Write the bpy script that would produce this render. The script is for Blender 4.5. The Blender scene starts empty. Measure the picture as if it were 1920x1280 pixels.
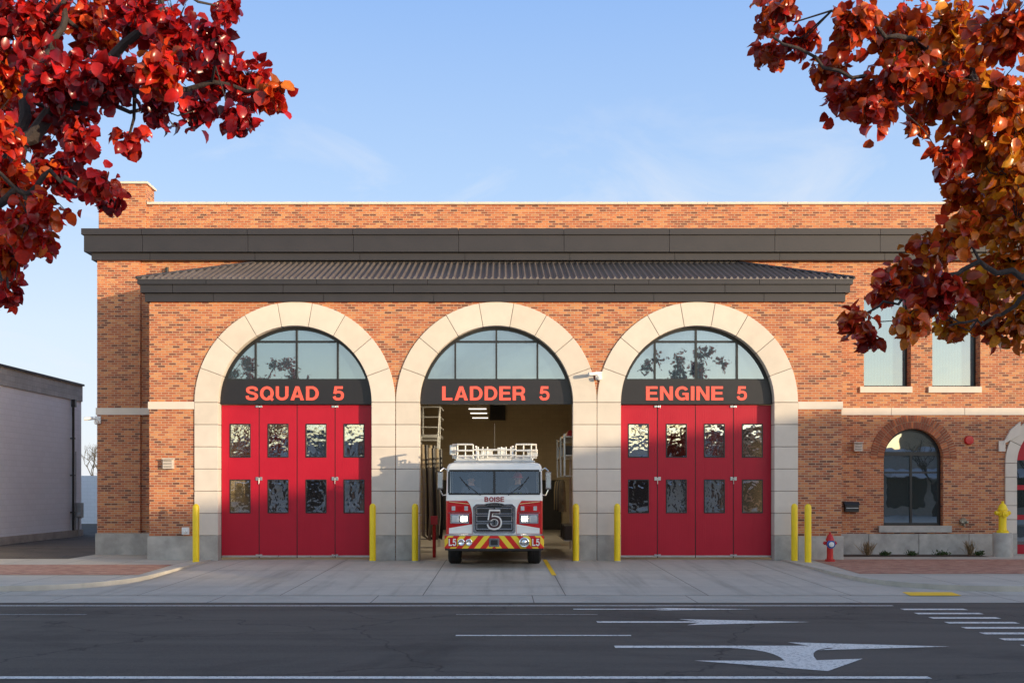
import bpy, bmesh, math, random
import numpy as np
from mathutils import Vector, Matrix
random.seed(5); rng=np.random.default_rng(5)
scene=bpy.context.scene; col=scene.collection
pi=math.pi
# ---------------------------------------------------------------- materials
def nd(nt,t,**k):
    n=nt.nodes.new(t)
    for a,b in k.items(): setattr(n,a,b)
    return n
def base(name):
    m=bpy.data.materials.new(name); m.use_nodes=True; nt=m.node_tree; nt.nodes.clear()
    o=nd(nt,'ShaderNodeOutputMaterial'); p=nd(nt,'ShaderNodeBsdfPrincipled')
    nt.links.new(p.outputs[0],o.inputs[0]); return m,nt,p,o
def math_(nt,op,a,b=None,c=None):
    n=nd(nt,'ShaderNodeMath',operation=op)
    for i,v in enumerate((a,b,c)):
        if v is None: continue
        if isinstance(v,(int,float)): n.inputs[i].default_value=v
        else: nt.links.new(v,n.inputs[i])
    return n.outputs[0]
def mixc(nt,f,a,b,bt='MIX'):
    n=nd(nt,'ShaderNodeMix',data_type='RGBA',blend_type=bt)
    for s,v in ((n.inputs[0],f),(n.inputs[6],a),(n.inputs[7],b)):
        if isinstance(v,(int,float)): s.default_value=v
        elif isinstance(v,(tuple,list)): s.default_value=tuple(v)[:3]+(1,)
        else: nt.links.new(v,s)
    return n.outputs[2]
def ramp(nt,f,stops,interp='LINEAR'):
    n=nd(nt,'ShaderNodeValToRGB'); cr=n.color_ramp; cr.interpolation=interp
    while len(cr.elements)<len(stops): cr.elements.new(.5)
    for e,(p,c) in zip(cr.elements,stops):
        e.position=p; e.color=(c,c,c,1) if isinstance(c,(int,float)) else tuple(c)[:3]+(1,)
    nt.links.new(f,n.inputs[0]); return n.outputs[0]
def noise(nt,vec,scale,detail=4,rough=.6,dist=0):
    n=nd(nt,'ShaderNodeTexNoise'); n.inputs['Scale'].default_value=scale; n.inputs['Detail'].default_value=detail
    n.inputs['Roughness'].default_value=rough; n.inputs['Distortion'].default_value=dist
    if vec is not None: nt.links.new(vec,n.inputs['Vector'])
    return n.outputs['Fac']
def pos(nt): return nd(nt,'ShaderNodeNewGeometry').outputs['Position']
def bumpn(nt,h,s,d=.01):
    n=nd(nt,'ShaderNodeBump'); n.inputs['Strength'].default_value=s; n.inputs['Distance'].default_value=d
    nt.links.new(h,n.inputs['Height']); return n.outputs[0]
def M(name,c,rough=.6,metal=0.,var=.15,scale=5.,bump=.0,bscale=80.,coat=0.,stain=0.,emit=0):
    m,nt,p,o=base(name); P=pos(nt)
    a=tuple(x*(1-var) for x in c); b=tuple(min(1,x*(1+var)) for x in c)
    f=noise(nt,P,scale)
    cc=mixc(nt,ramp(nt,f,[(.3,0.),(.7,1.)]),a,b)
    if stain>0:
        g=noise(nt,P,scale*.22,6,.7,.6)
        cc=mixc(nt,math_(nt,'MULTIPLY',ramp(nt,g,[(.45,0.),(.75,1.)]),stain),cc,tuple(x*.45 for x in c))
    nt.links.new(cc,p.inputs['Base Color'])
    p.inputs['Metallic'].default_value=metal
    rf=math_(nt,'MULTIPLY_ADD',f,.2,rough-.1); nt.links.new(rf,p.inputs['Roughness'])
    p.inputs['Coat Weight'].default_value=coat
    if bump>0: nt.links.new(bumpn(nt,noise(nt,P,bscale,3),bump),p.inputs['Normal'])
    if emit: p.inputs['Emission Color'].default_value=tuple(c)+(1,); p.inputs['Emission Strength'].default_value=emit
    return m
def wallcoord(nt):
    g=nd(nt,'ShaderNodeNewGeometry'); s=nd(nt,'ShaderNodeSeparateXYZ'); nt.links.new(g.outputs['Position'],s.inputs[0])
    n=nd(nt,'ShaderNodeSeparateXYZ'); nt.links.new(g.outputs['True Normal'],n.inputs[0])
    f=math_(nt,'GREATER_THAN',math_(nt,'ABSOLUTE',n.outputs[0]),.6)
    u=math_(nt,'ADD',math_(nt,'MULTIPLY',s.outputs[0],math_(nt,'SUBTRACT',1.,f)),math_(nt,'MULTIPLY',s.outputs[1],f))
    c=nd(nt,'ShaderNodeCombineXYZ'); nt.links.new(u,c.inputs[0]); nt.links.new(s.outputs[2],c.inputs[1])
    return c.outputs[0],g.outputs['Position']
def brickmat(name,stops,mortar,bw=.213,bh=.0677,ms=.009,offset=.5,bump=.5,stain=.25,rough=.85,flat=False):
    m,nt,p,o=base(name)
    if flat: P=pos(nt); V=P
    else: V,P=wallcoord(nt)
    b=nd(nt,'ShaderNodeTexBrick'); b.offset=offset; b.offset_frequency=2; b.squash=1
    nt.links.new(V,b.inputs['Vector']); b.inputs['Scale'].default_value=1
    b.inputs['Color1'].default_value=(0,0,0,1); b.inputs['Color2'].default_value=(1,1,1,1); b.inputs['Mortar'].default_value=(.5,.5,.5,1)
    b.inputs['Mortar Size'].default_value=ms; b.inputs['Mortar Smooth'].default_value=.2; b.inputs['Bias'].default_value=0
    b.inputs['Brick Width'].default_value=bw; b.inputs['Row Height'].default_value=bh
    c=ramp(nt,b.outputs['Color'],stops)
    c=mixc(nt,.2,c,mixc(nt,noise(nt,P,30),(.3,.3,.3),(.75,.75,.75)),'OVERLAY')
    c=mixc(nt,b.outputs['Fac'],c,mortar)
    g=noise(nt,P,.7,6,.7,.4)
    c=mixc(nt,math_(nt,'MULTIPLY',ramp(nt,g,[(.4,0.),(.75,1.)]),stain),c,mixc(nt,.6,c,(.05,.035,.03)))
    nt.links.new(c,p.inputs['Base Color']); p.inputs['Roughness'].default_value=rough
    h=math_(nt,'ADD',math_(nt,'MULTIPLY',b.outputs['Fac'],-1.),math_(nt,'MULTIPLY',noise(nt,P,90,3),.3))
    nt.links.new(bumpn(nt,h,bump,.008),p.inputs['Normal'])
    return m
brick=brickmat('brick',[(0.,(.14,.05,.032)),(.12,(.24,.07,.038)),(.24,(.37,.10,.045)),(.5,(.44,.13,.052)),(.76,(.53,.18,.066)),(.93,(.58,.25,.10)),(1.,(.25,.08,.045))],(.47,.33,.22),bw=.203,bh=.0677,ms=.009,stain=.14)
cmu=brickmat('painted_block',[(0.,(.84,.87,.93)),(1.,(.88,.91,.97))],(.76,.79,.84),bw=.4,bh=.2,ms=.008,bump=.4,stain=.06,rough=.6)
cmug=brickmat('grey_block',[(0.,(.44,.45,.44)),(1.,(.52,.53,.51))],(.36,.37,.36),bw=.4,bh=.2,ms=.008,bump=.4,stain=.4)
paver=brickmat('clay_paver',[(0.,(.28,.12,.08)),(.5,(.41,.18,.12)),(1.,(.50,.28,.19))],(.32,.24,.18),bw=.2,bh=.1,ms=.006,flat=True,stain=.3)
intwall=brickmat('interior_block',[(0.,(.50,.42,.29)),(1.,(.54,.46,.32))],(.4,.34,.25),bw=.4,bh=.2,ms=.006,bump=.3,stain=.15)
stone=M('limestone',(.65,.575,.50),.8,var=.05,scale=2.2,bump=.2,bscale=60,stain=.12)
stoneg=M('base_stone',(.42,.395,.36),.85,var=.22,scale=2.5,bump=.4,bscale=40,stain=.5)
mortar=M('mortar',(.24,.20,.17),.9)
metal_dark=M('dark_metal_trim',(.027,.025,.031),.5,metal=.1,var=.12,scale=1.5,stain=.1)
metal_roof=M('roof_metal',(.17,.145,.135),.4,metal=.3,var=.15,scale=1.2)
joint=M('joint_dark',(.010,.010,.010),.8)
blackf=M('black_frame',(.012,.012,.013),.4,var=.1)
signblk=M('sign_black',(.012,.010,.013),.42,var=.1)
letter=M('sign_letter',(.88,.105,.07),.5,var=.04)
white=M('white_paint_metal',(.75,.75,.74),.35,var=.04)
steel=M('steel',(.55,.55,.55),.3,metal=.9,var=.1)
yellow=M('yellow_paint',(.90,.64,.01),.38,var=.06,scale=4,bump=.15,bscale=8,stain=.12)
redh=M('red_hydrant',(.50,.012,.015),.35,var=.1)
blueh=M('blue_paint',(.03,.10,.35),.4)
concint=M('interior_floor',(.33,.31,.28),.35,var=.15,scale=1.5,stain=.3)
ceilm=M('ceiling_paint',(.42,.38,.30),.8)
lampm=M('lamp_lit',(1,.93,.8),.5,emit=2.2)
def red_door():
    m,nt,p,o=base('red_door'); P=pos(nt); s=nd(nt,'ShaderNodeSeparateXYZ'); nt.links.new(P,s.inputs[0])
    w=math_(nt,'SINE',math_(nt,'MULTIPLY',s.outputs[0],2*pi/.05))
    f=noise(nt,P,1.8,5)
    nt.links.new(mixc(nt,f,(.36,.003,.018),(.46,.007,.027)),p.inputs['Base Color'])
    nt.links.new(math_(nt,'MULTIPLY_ADD',f,.25,.32),p.inputs['Roughness']); p.inputs['Specular IOR Level'].default_value=.35
    nt.links.new(bumpn(nt,math_(nt,'ADD',w,math_(nt,'MULTIPLY',noise(nt,P,2.5),2.5)),.12,.004),p.inputs['Normal'])
    return m
reddoor=red_door()
def glass(name,tint,refl,back=None,wob=.05,wscale=1.3):
    m=bpy.data.materials.new(name); m.use_nodes=True; nt=m.node_tree; nt.nodes.clear()
    o=nd(nt,'ShaderNodeOutputMaterial'); P=pos(nt)
    g=nd(nt,'ShaderNodeBsdfGlossy'); g.inputs['Roughness'].default_value=.015; g.inputs['Color'].default_value=(.80,.88,1.,1)
    nt.links.new(bumpn(nt,noise(nt,P,wscale,2),wob,.05),g.inputs['Normal'])
    t=nd(nt,'ShaderNodeBsdfTransparent'); t.inputs[0].default_value=tuple(tint)+(1,)
    sh=t.outputs[0]
    if back:
        d=nd(nt,'ShaderNodeBsdfDiffuse')
        s=nd(nt,'ShaderNodeSeparateXYZ'); nt.links.new(P,s.inputs[0])
        w=math_(nt,'SINE',math_(nt,'MULTIPLY',s.outputs[0],2*pi/.09))
        nt.links.new(mixc(nt,math_(nt,'MULTIPLY_ADD',w,.2,noise(nt,P,.8)),tuple(x*.6 for x in back[0]),back[0]),d.inputs[0])
        mx=nd(nt,'ShaderNodeMixShader'); mx.inputs[0].default_value=back[1]
        nt.links.new(sh,mx.inputs[1]); nt.links.new(d.outputs[0],mx.inputs[2]); sh=mx.outputs[0]
    fr=nd(nt,'ShaderNodeFresnel'); fr.inputs[0].default_value=1.5
    mx=nd(nt,'ShaderNodeMixShader'); nt.links.new(math_(nt,'ADD',fr.outputs[0],refl),mx.inputs[0])
    nt.links.new(sh,mx.inputs[1]); nt.links.new(g.outputs[0],mx.inputs[2]); nt.links.new(mx.outputs[0],o.inputs[0])
    return m
glass_arch=glass('arch_glass',(.35,.46,.52),.20,back=((.09,.16,.21),.5),wob=.03)
glass_door=glass('door_glass',(.85,.80,.70),.34,wob=.10,wscale=3.2)
glass_win=glass('window_glass',(.2,.3,.3),.18,back=((.10,.20,.24),.75),wob=.04)
glass_low=glass('low_window_glass',(.3,.3,.28),.30,back=((.06,.07,.06),.7),wob=.03)
glass_cab=glass('cab_glass',(.80,.84,.84),.05,wob=.03)
def asphalt():
    m,nt,p,o=base('asphalt'); P=pos(nt)
    mp=nd(nt,'ShaderNodeMapping'); mp.inputs['Scale'].default_value=(.10,1.3,1); nt.links.new(P,mp.inputs[0])
    c=mixc(nt,ramp(nt,noise(nt,P,75,3,.8),[(.3,0.),(.72,1.)]),(.050,.043,.037),(.150,.127,.107))
    c=mixc(nt,ramp(nt,noise(nt,P,9,5,.75),[(.35,0.),(.7,.5)]),c,(.125,.105,.088))
    c=mixc(nt,ramp(nt,noise(nt,mp.outputs[0],1.,5,.6),[(.35,0.),(.62,.8)]),c,mixc(nt,.6,c,(.165,.139,.116)))
    c=mixc(nt,ramp(nt,noise(nt,P,.35,5,.65,1.),[(.5,0.),(.72,.5)]),c,(.046,.039,.034))
    v=nd(nt,'ShaderNodeTexVoronoi',feature='DISTANCE_TO_EDGE'); v.inputs['Scale'].default_value=.22
    w=nd(nt,'ShaderNodeVectorMath',operation='ADD'); nn=nd(nt,'ShaderNodeTexNoise'); nn.inputs['Scale'].default_value=1.5; nn.inputs['Detail'].default_value=5
    nt.links.new(P,nn.inputs['Vector']); nt.links.new(P,w.inputs[0]); nt.links.new(nn.outputs['Color'],w.inputs[1]); nt.links.new(w.outputs[0],v.inputs['Vector'])
    c=mixc(nt,ramp(nt,v.outputs['Distance'],[(.0,.6),(.006,0.)]),c,(.025,.024,.022))
    nt.links.new(c,p.inputs['Base Color']); p.inputs['Roughness'].default_value=.88; p.inputs['Specular IOR Level'].default_value=.15
    nt.links.new(bumpn(nt,noise(nt,P,120,2),.6,.008),p.inputs['Normal']); return m
asph=asphalt()
def concrete(name,c,sx,sy,ox=0,oy=0,stain=.5,tracks=False):
    m,nt,p,o=base(name); P=pos(nt); s=nd(nt,'ShaderNodeSeparateXYZ'); nt.links.new(P,s.inputs[0])
    def line(v,sp,of,w):
        f=math_(nt,'FRACT',math_(nt,'MULTIPLY_ADD',v,1/sp,of)); d=math_(nt,'ABSOLUTE',math_(nt,'SUBTRACT',f,.5))
        return math_(nt,'LESS_THAN',d,w/sp/2)
    l=math_(nt,'MAXIMUM',line(s.outputs[0],sx,ox,.02),line(s.outputs[1],sy,oy,.03))
    cc=mixc(nt,noise(nt,P,1.2,6,.7),tuple(x*.8 for x in c),tuple(x*1.15 for x in c))
    cc=mixc(nt,ramp(nt,noise(nt,P,50,3,.7),[(.3,0.),(.8,.5)]),cc,tuple(x*.55 for x in c))
    cc=mixc(nt,ramp(nt,noise(nt,P,.45,6,.75,1.2),[(.45,0.),(.75,stain)]),cc,tuple(x*.5 for x in c))
    if tracks:
        mp=nd(nt,'ShaderNodeMapping'); mp.inputs['Scale'].default_value=(2.2,.12,1); nt.links.new(P,mp.inputs[0])
        cc=mixc(nt,ramp(nt,noise(nt,mp.outputs[0],1.,4,.6),[(.5,0.),(.75,.6)]),cc,tuple(x*.4 for x in c))
    fl=nd(nt,'ShaderNodeCombineXYZ')
    nt.links.new(math_(nt,'FLOOR',math_(nt,'MULTIPLY_ADD',s.outputs[0],1/sx,ox+.5)),fl.inputs[0]); nt.links.new(math_(nt,'FLOOR',math_(nt,'MULTIPLY_ADD',s.outputs[1],1/sy,oy+.5)),fl.inputs[1])
    wn=nd(nt,'ShaderNodeTexWhiteNoise'); nt.links.new(fl.outputs[0],wn.inputs['Vector'])
    cc=mixc(nt,math_(nt,'MULTIPLY',wn.outputs['Value'],.25),cc,tuple(x*.65 for x in c))
    cc=mixc(nt,math_(nt,'MULTIPLY',l,.75),cc,(.06,.055,.05))
    nt.links.new(cc,p.inputs['Base Color']); p.inputs['Roughness'].default_value=.85; p.inputs['Specular IOR Level'].default_value=.25
    nt.links.new(bumpn(nt,math_(nt,'ADD',noise(nt,P,60,3),math_(nt,'MULTIPLY',l,-2.)),.3,.006),p.inputs['Normal']); return m
apronm=concrete('apron_concrete',(.57,.51,.43),2.79,4.0,.05,.3,.4,True)
sidem=concrete('sidewalk_concrete',(.58,.525,.44),1.5,1.5,.2,.1,.35)
kerbm=M('kerb_concrete',(.48,.445,.385),.8,var=.15,scale=2,bump=.2,stain=.4)
def paintm(name,c,lo=.33,hi=.5,wear=.35):
    m,nt,p,o=base(name); P=pos(nt)
    f=ramp(nt,noise(nt,P,26,5,.75),[(lo,0.),(hi,1.)])
    nt.links.new(mixc(nt,f,tuple(x*wear for x in c),c),p.inputs['Base Color']); p.inputs['Roughness'].default_value=.6; return m
paint=paintm('road_paint',(.76,.73,.67),.36,.5,.3); faint=paintm('worn_road_paint',(.42,.40,.37),.45,.62,.3); ypaint=paintm('yellow_road_paint',(.92,.55,.02),.2,.32,.6)
soil=M('soil_mulch',(.07,.045,.03),.95,var=.4,scale=20,bump=.8,bscale=40)
bark=M('bark',(.045,.032,.028),.85,var=.4,scale=14,bump=.8,bscale=50)
# ---------------------------------------------------------------- mesh builder
class B:
    def __init__(s): s.v=[]; s.f=[]; s.m=[]
    def add(s,v,f,m=0):
        o=len(s.v); s.v+= [tuple(p) for p in v]; s.f+=[[i+o for i in q] for q in f]; s.m+=[m]*len(f); return s
    def box(s,x0,x1,y0,y1,z0,z1,m=0):
        return s.add([(x0,y0,z0),(x1,y0,z0),(x1,y1,z0),(x0,y1,z0),(x0,y0,z1),(x1,y0,z1),(x1,y1,z1),(x0,y1,z1)],
              [(0,3,2,1),(4,5,6,7),(0,1,5,4),(1,2,6,5),(2,3,7,6),(3,0,4,7)],m)
    def prism(s,poly,y0,y1,m=0,axis='y'):
        n=len(poly)
        if axis=='y': a=[(p[0],y0,p[1]) for p in poly]+[(p[0],y1,p[1]) for p in poly]
        elif axis=='z': a=[(p[0],p[1],y0) for p in poly]+[(p[0],p[1],y1) for p in poly]
        else: a=[(y0,p[0],p[1]) for p in poly]+[(y1,p[0],p[1]) for p in poly]
        return s.add(a,[list(range(n)),list(range(2*n-1,n-1,-1))]+[(i,(i+1)%n,(i+1)%n+n,i+n) for i in range(n)],m)
    def cyl(s,p0,p1,r0,r1=None,n=10,m=0):
        r1=r0 if r1 is None else r1; p0=Vector(p0);p1=Vector(p1); d=(p1-p0).normalized()
        a=d.orthogonal().normalized(); b=d.cross(a); vs=[]
        for p,r in ((p0,r0),(p1,r1)):
            for i in range(n):
                t=2*pi*i/n; vs.append(p+a*r*math.cos(t)+b*r*math.sin(t))
        return s.add(vs,[(i,(i+1)%n,(i+1)%n+n,i+n) for i in range(n)]+[list(range(n-1,-1,-1)),list(range(n,2*n))],m)
    def path(s,pts,rs,n=8,m=0):
        pts=[Vector(p) for p in pts]; vs=[]; k=len(pts); a=None
        for i,p in enumerate(pts):
            d=(pts[min(i+1,k-1)]-pts[max(i-1,0)]).normalized()
            if a is None: a=d.orthogonal().normalized()
            a=(a-d*a.dot(d)).normalized(); b=d.cross(a)
            for j in range(n):
                t=2*pi*j/n; vs.append(p+(a*math.cos(t)+b*math.sin(t))*rs[i])
        f=[(i*n+j,i*n+(j+1)%n,(i+1)*n+(j+1)%n,(i+1)*n+j) for i in range(k-1) for j in range(n)]
        f+=[list(range(n-1,-1,-1)),list(range((k-1)*n,k*n))]
        return s.add(vs,f,m)
    def lathe(s,prof,c=(0,0,0),axis='z',n=20,m=0):
        vs=[];k=len(prof)
        for r,h in prof:
            for j in range(n):
                t=2*pi*j/n; x,y=r*math.cos(t),r*math.sin(t)
                q=(x,y,h) if axis=='z' else ((x,h,y) if axis=='y' else (h,x,y))
                vs.append((q[0]+c[0],q[1]+c[1],q[2]+c[2]))
        f=[(i*n+j,i*n+(j+1)%n,(i+1)*n+(j+1)%n,(i+1)*n+j) for i in range(k-1) for j in range(n)]
        f+=[list(range(n)),list(range((k-1)*n,k*n))]
        return s.add(vs,f,m)
    def obj(s,name,mats,parent=None,label=None,cat=None,smooth=False,bevel=0,loc=None,group=None,kind=None,norm=True):
        me=bpy.data.meshes.new(name); v=s.v
        if loc is not None and parent is None: v=[(p[0]-loc[0],p[1]-loc[1],p[2]-loc[2]) for p in v]
        me.from_pydata(v,[],s.f)
        for i,q in enumerate(s.m): me.polygons[i].material_index=q
        if norm:
            bm=bmesh.new(); bm.from_mesh(me); bmesh.ops.recalc_face_normals(bm,faces=bm.faces); bm.to_mesh(me); bm.free()
        if not isinstance(mats,(list,tuple)): mats=[mats]
        for a in mats: me.materials.append(a)
        if smooth:
            me.polygons.foreach_set('use_smooth',[True]*len(me.polygons))
            try: me.set_sharp_from_angle(angle=math.radians(38))
            except Exception: pass
        o=bpy.data.objects.new(name,me); col.objects.link(o)
        if loc is not None and parent is None: o.location=loc
        if parent: o.parent=parent
        tag(o,label,cat,group,kind)
        if bevel: b=o.modifiers.new('bevel','BEVEL'); b.width=bevel; b.segments=2; b.limit_method='ANGLE'
        return o
def tag(o,label=None,cat=None,group=None,kind=None):
    if label:o['label']=label
    if cat:o['category']=cat
    if group:o['group']=group
    if kind:o['kind']=kind
def root(name,label,cat,loc=(0,0,0),group=None):
    e=bpy.data.objects.new(name,None); e.location=loc; e.empty_display_size=.3; col.objects.link(e); tag(e,label,cat,group); return e
def copy_tree(src,loc=None,parent=None):
    n=src.copy(); col.objects.link(n)
    if parent is not None: n.parent=parent
    if loc is not None: n.location=loc
    for c in list(src.children): copy_tree(c,None,n)
    return n
# bold grotesque capitals, unit cap height: 'p' polygon, 's' stroke path
def el_(cx,cz,rx,rz,a0,a1,n=14): return [(cx+rx*math.cos(math.radians(a0+(a1-a0)*i/n)),cz+rz*math.sin(math.radians(a0+(a1-a0)*i/n))) for i in range(n+1)]
def spl(P,n=5):
    out=[];Q=[P[0]]+list(P)+[P[-1]]
    for i in range(1,len(Q)-2):
        for k in range(n):
            t=k/n; out.append(tuple(.5*((2*Q[i][j])+(-Q[i-1][j]+Q[i+1][j])*t+(2*Q[i-1][j]-5*Q[i][j]+4*Q[i+1][j]-Q[i+2][j])*t*t+(-Q[i-1][j]+3*Q[i][j]-3*Q[i+1][j]+Q[i+2][j])*t**3) for j in (0,1)))
    return out+[P[-1]]
GL={
'A':(.82,[('p',[(0,0),(.30,1),(.52,1),(.82,0),(.60,0),(.41,.74),(.22,0)]),('p',[(.25,.2),(.57,.2),(.53,.37),(.29,.37)])]),
'N':(.75,[('p',[(0,0),(0,1),(.21,1),(.55,.36),(.55,1),(.75,1),(.75,0),(.54,0),(.2,.65),(.2,0)])]),
'L':(.62,[('p',[(0,0),(0,1),(.21,1),(.21,.18),(.62,.18),(.62,0)])]),
'E':(.69,[('p',[(0,0),(0,1),(.67,1),(.67,.82),(.21,.82),(.21,.60),(.63,.60),(.63,.42),(.21,.42),(.21,.18),(.69,.18),(.69,0)])]),
'I':(.21,[('p',[(0,0),(0,1),(.21,1),(.21,0)])]),
'D':(.77,[('p',[(0,0),(0,1),(.2,1),(.2,0)]),('s',[(.19,.91),(.36,.91)]+el_(.36,.5,.31,.41,90,-90)+[(.19,.09)])]),
'R':(.76,[('p',[(0,0),(0,1),(.2,1),(.2,0)]),('s',[(.19,.91),(.48,.91)]+el_(.48,.69,.165,.22,90,-90,10)+[(.19,.47)]),('p',[(.36,.40),(.60,.44),(.71,.30),(.75,.0),(.54,0),(.51,.25),(.44,.38)])]),
'P':(.73,[('p',[(0,0),(0,1),(.2,1),(.2,0)]),('s',[(.19,.91),(.45,.91)]+el_(.45,.66,.18,.25,90,-90,10)+[(.19,.41)])]),
'B':(.76,[('p',[(0,0),(0,1),(.2,1),(.2,0)]),('s',[(.19,.91),(.42,.91)]+el_(.42,.71,.165,.20,90,-90,10)+[(.19,.51)]),('s',[(.3,.51),(.46,.51)]+el_(.46,.30,.19,.21,90,-90,10)+[(.19,.09)])]),
'U':(.77,[('s',[(.1,1)]+el_(.385,.37,.285,.28,180,360)+[(.67,1)])]),
'S':(.74,[('s',spl([(.64,.68),(.59,.85),(.37,.915),(.15,.84),(.12,.70),(.2,.59),(.38,.52),(.57,.44),(.645,.29),(.57,.13),(.37,.085),(.14,.15),(.09,.33)]))]),
'O':(.83,[('s',el_(.415,.5,.315,.41,0,360,28))]),
'C':(.79,[('s',el_(.415,.5,.315,.41,42,318,22))]),
'Q':(.83,[('s',el_(.415,.5,.315,.41,0,360,28)),('p',[(.44,.22),(.55,.35),(.84,.08),(.73,-.05)])]),
'G':(.80,[('s',el_(.415,.5,.315,.41,35,305,22)),('p',[(.43,.54),(.79,.54),(.79,0),(.66,0),(.62,.12),(.58,.38),(.43,.38)])]),
'5':(.72,[('s',[(.65,.91),(.20,.91),(.135,.47)]),('s',spl([(.13,.50),(.25,.59),(.42,.60),(.58,.52),(.63,.34),(.56,.15),(.37,.085),(.17,.13),(.09,.29)]))]),
}
def text(s,x0,x1,z0,z1,y,mat,parent,name='lettering',ext=.01,label=None,sw=.19):
    W=sum(GL[c][0] for c in s)+.11*(len(s)-1); sx=(x1-x0)/W; sz=z1-z0; b=B(); X=0; k=0
    for c in s:
        for kind,pts in GL[c][1]:
            y0=y-ext-k*.0004; k+=1
            if kind=='p': b.prism([(x0+(X+p[0])*sx,z0+p[1]*sz) for p in pts],y0,y)
            else:
                n=len(pts); closed=math.dist(pts[0],pts[-1])<1e-6
                L=[];R=[]
                for i,p in enumerate(pts):
                    a=pts[i-1] if i>0 else (pts[-2] if closed else None); q=pts[i+1] if i<n-1 else (pts[1] if closed else None)
                    ds=[]
                    if a: d=Vector((p[0]-a[0],p[1]-a[1])).normalized(); ds.append(d)
                    if q: d=Vector((q[0]-p[0],q[1]-p[1])).normalized(); ds.append(d)
                    t=sum(ds,Vector((0,0))).normalized(); nn=Vector((-t.y,t.x)); m_=1/max(.5,abs(nn.dot(Vector((-ds[0].y,ds[0].x)))))
                    L.append((p[0]+nn.x*sw/2*m_,p[1]+nn.y*sw/2*m_)); R.append((p[0]-nn.x*sw/2*m_,p[1]-nn.y*sw/2*m_))
                f=lambda p,yy:(x0+(X+p[0])*sx,yy,z0+p[1]*sz)
                vs=[]
                for i in range(n): vs+=[f(L[i],y0),f(R[i],y0),f(R[i],y),f(L[i],y)]
                fc=[]
                for i in range(n-1):
                    for j in range(4): fc.append((4*i+j,4*i+(j+1)%4,4*i+4+(j+1)%4,4*i+4+j))
                fc+=[(3,2,1,0),(4*n-4,4*n-3,4*n-2,4*n-1)]
                b.add(vs,fc)
        X+=GL[c][0]+.11
    return b.obj(name,mat,parent,label=label)
def arc(cx,cz,r,a0,a1,n=24): return [(cx+r*math.cos(math.radians(a0+(a1-a0)*i/n)),cz+r*math.sin(math.radians(a0+(a1-a0)*i/n))) for i in range(n+1)]
# ================================================================ FIRE STATION
fs=root('fire_station','two storey red brick fire station with three stone arches','fire station')
CX=[-5.73,-.14,5.445]; SP=4.38; RI=2.13; RO=2.785; XL,XR=-9.78,9.45
w=B(); poly=[(XL,0),(XL,7.2),(XR,7.2),(XR,0)]
for cx in reversed(CX): poly+=[(cx+2.35,0)]+arc(cx,SP,2.35,0,180,28)+[(cx-2.35,0)]
w.prism(poly,0,.4)
w.box(XL,XL+.4,.4,2.4,0,7.2); w.box(XR-.4,XR,.4,2.4,0,7.2)
def opening(b,x0,x1,z0,z1,ops,y0,y1):
    x=x0
    for o in sorted(ops,key=lambda q:q[0]):
        a,c,s,t,r=o
        b.box(x,a,y0,y1,z0,z1)
        if s>z0: b.box(a,c,y0,y1,z0,s)
        if r: b.prism([(a,z1)]+[(a,t)]+list(reversed(arc((a+c)/2,t,r,0,180,20)))[1:-1]+[(c,t),(c,z1)],y0,y1)
        else: b.box(a,c,y0,y1,t,z1)
        x=c
    b.box(x,x1,y0,y1,z0,z1)
MY=2.4
opening(w,XR,24,0,4.32,[(11.47,13.25,.88,2.9,.89),(15.45,17.85,0,2.75,1.2)],MY,MY+.5)
opening(w,XR,24,4.32,10.5,[(10.88,12.29,5.05,7.76,0),(12.93,14.37,5.05,7.76,0)],MY,MY+.5)
w.box(XL,XR,MY,MY+.5,7.2,10.5)
w.box(-12.08,XL,MY,MY+.5,0,10.5)
w.box(-12.09,-10.8,MY-.1,MY,0,8.82)
w.box(-12.05,-10.64,MY-.06,MY+.7,9.66,11.1)
w.box(-12.08,-11.6,MY+.5,24,0,10.5); w.box(23.5,24,MY+.5,24,0,10.5); w.box(-11.6,23.5,23.5,24,0,10.5)
w.obj('brick_wall',brick,fs)
r=B(); mcx=12.36
for (ra,rb2,n) in ((.89,1.085,40),(1.10,1.29,48)):
    for i in range(n):
        a0=180*i/n+.5; a1=180*(i+1)/n-.5
        r.prism(arc(mcx,2.9,ra,a0,a1,1)+list(reversed(arc(mcx,2.9,rb2,a0,a1,1))),MY-.025-random.random()*.006,MY+.02,random.choice([0,1,1,2]))
r.prism(arc(mcx,2.9,.895,0,180,20)+list(reversed(arc(mcx,2.9,1.285,0,180,20))),MY-.008,MY+.01,3)
r.obj('brick_arch_ring',[M('ring_a',(.38,.11,.05),.85),M('ring_b',(.27,.08,.04),.85),M('ring_c',(.47,.15,.06),.85),M('ring_mortar',(.46,.34,.23),.9)],fs)
for specs in ([(XL-.04,CX[0]-RO-.006,-.05,.2,0,.67),(XL-.05,XL,.2,MY,0,.67)],[(CX[2]+RO+.006,XR+.04,-.05,.2,0,.67),(XR,XR+.05,.2,MY,0,.67)],[(-12.13,XL-.06,MY-.15,MY-.08,0,.66),(-12.13,-12.08,MY-.08,24,0,.66)]):
    b=B()
    for q in specs: b.box(*q)
    b.obj('stone_base',stoneg,fs,bevel=.012)
b=B(); x=XR+.06
while x<15.0:
    x2=min(x+1.5,15.05); b.box(x,x2-.012,MY-.06,MY+.02,-.02,.64); x=x2
b.obj('stone_base',stoneg,fs,bevel=.012)
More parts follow.
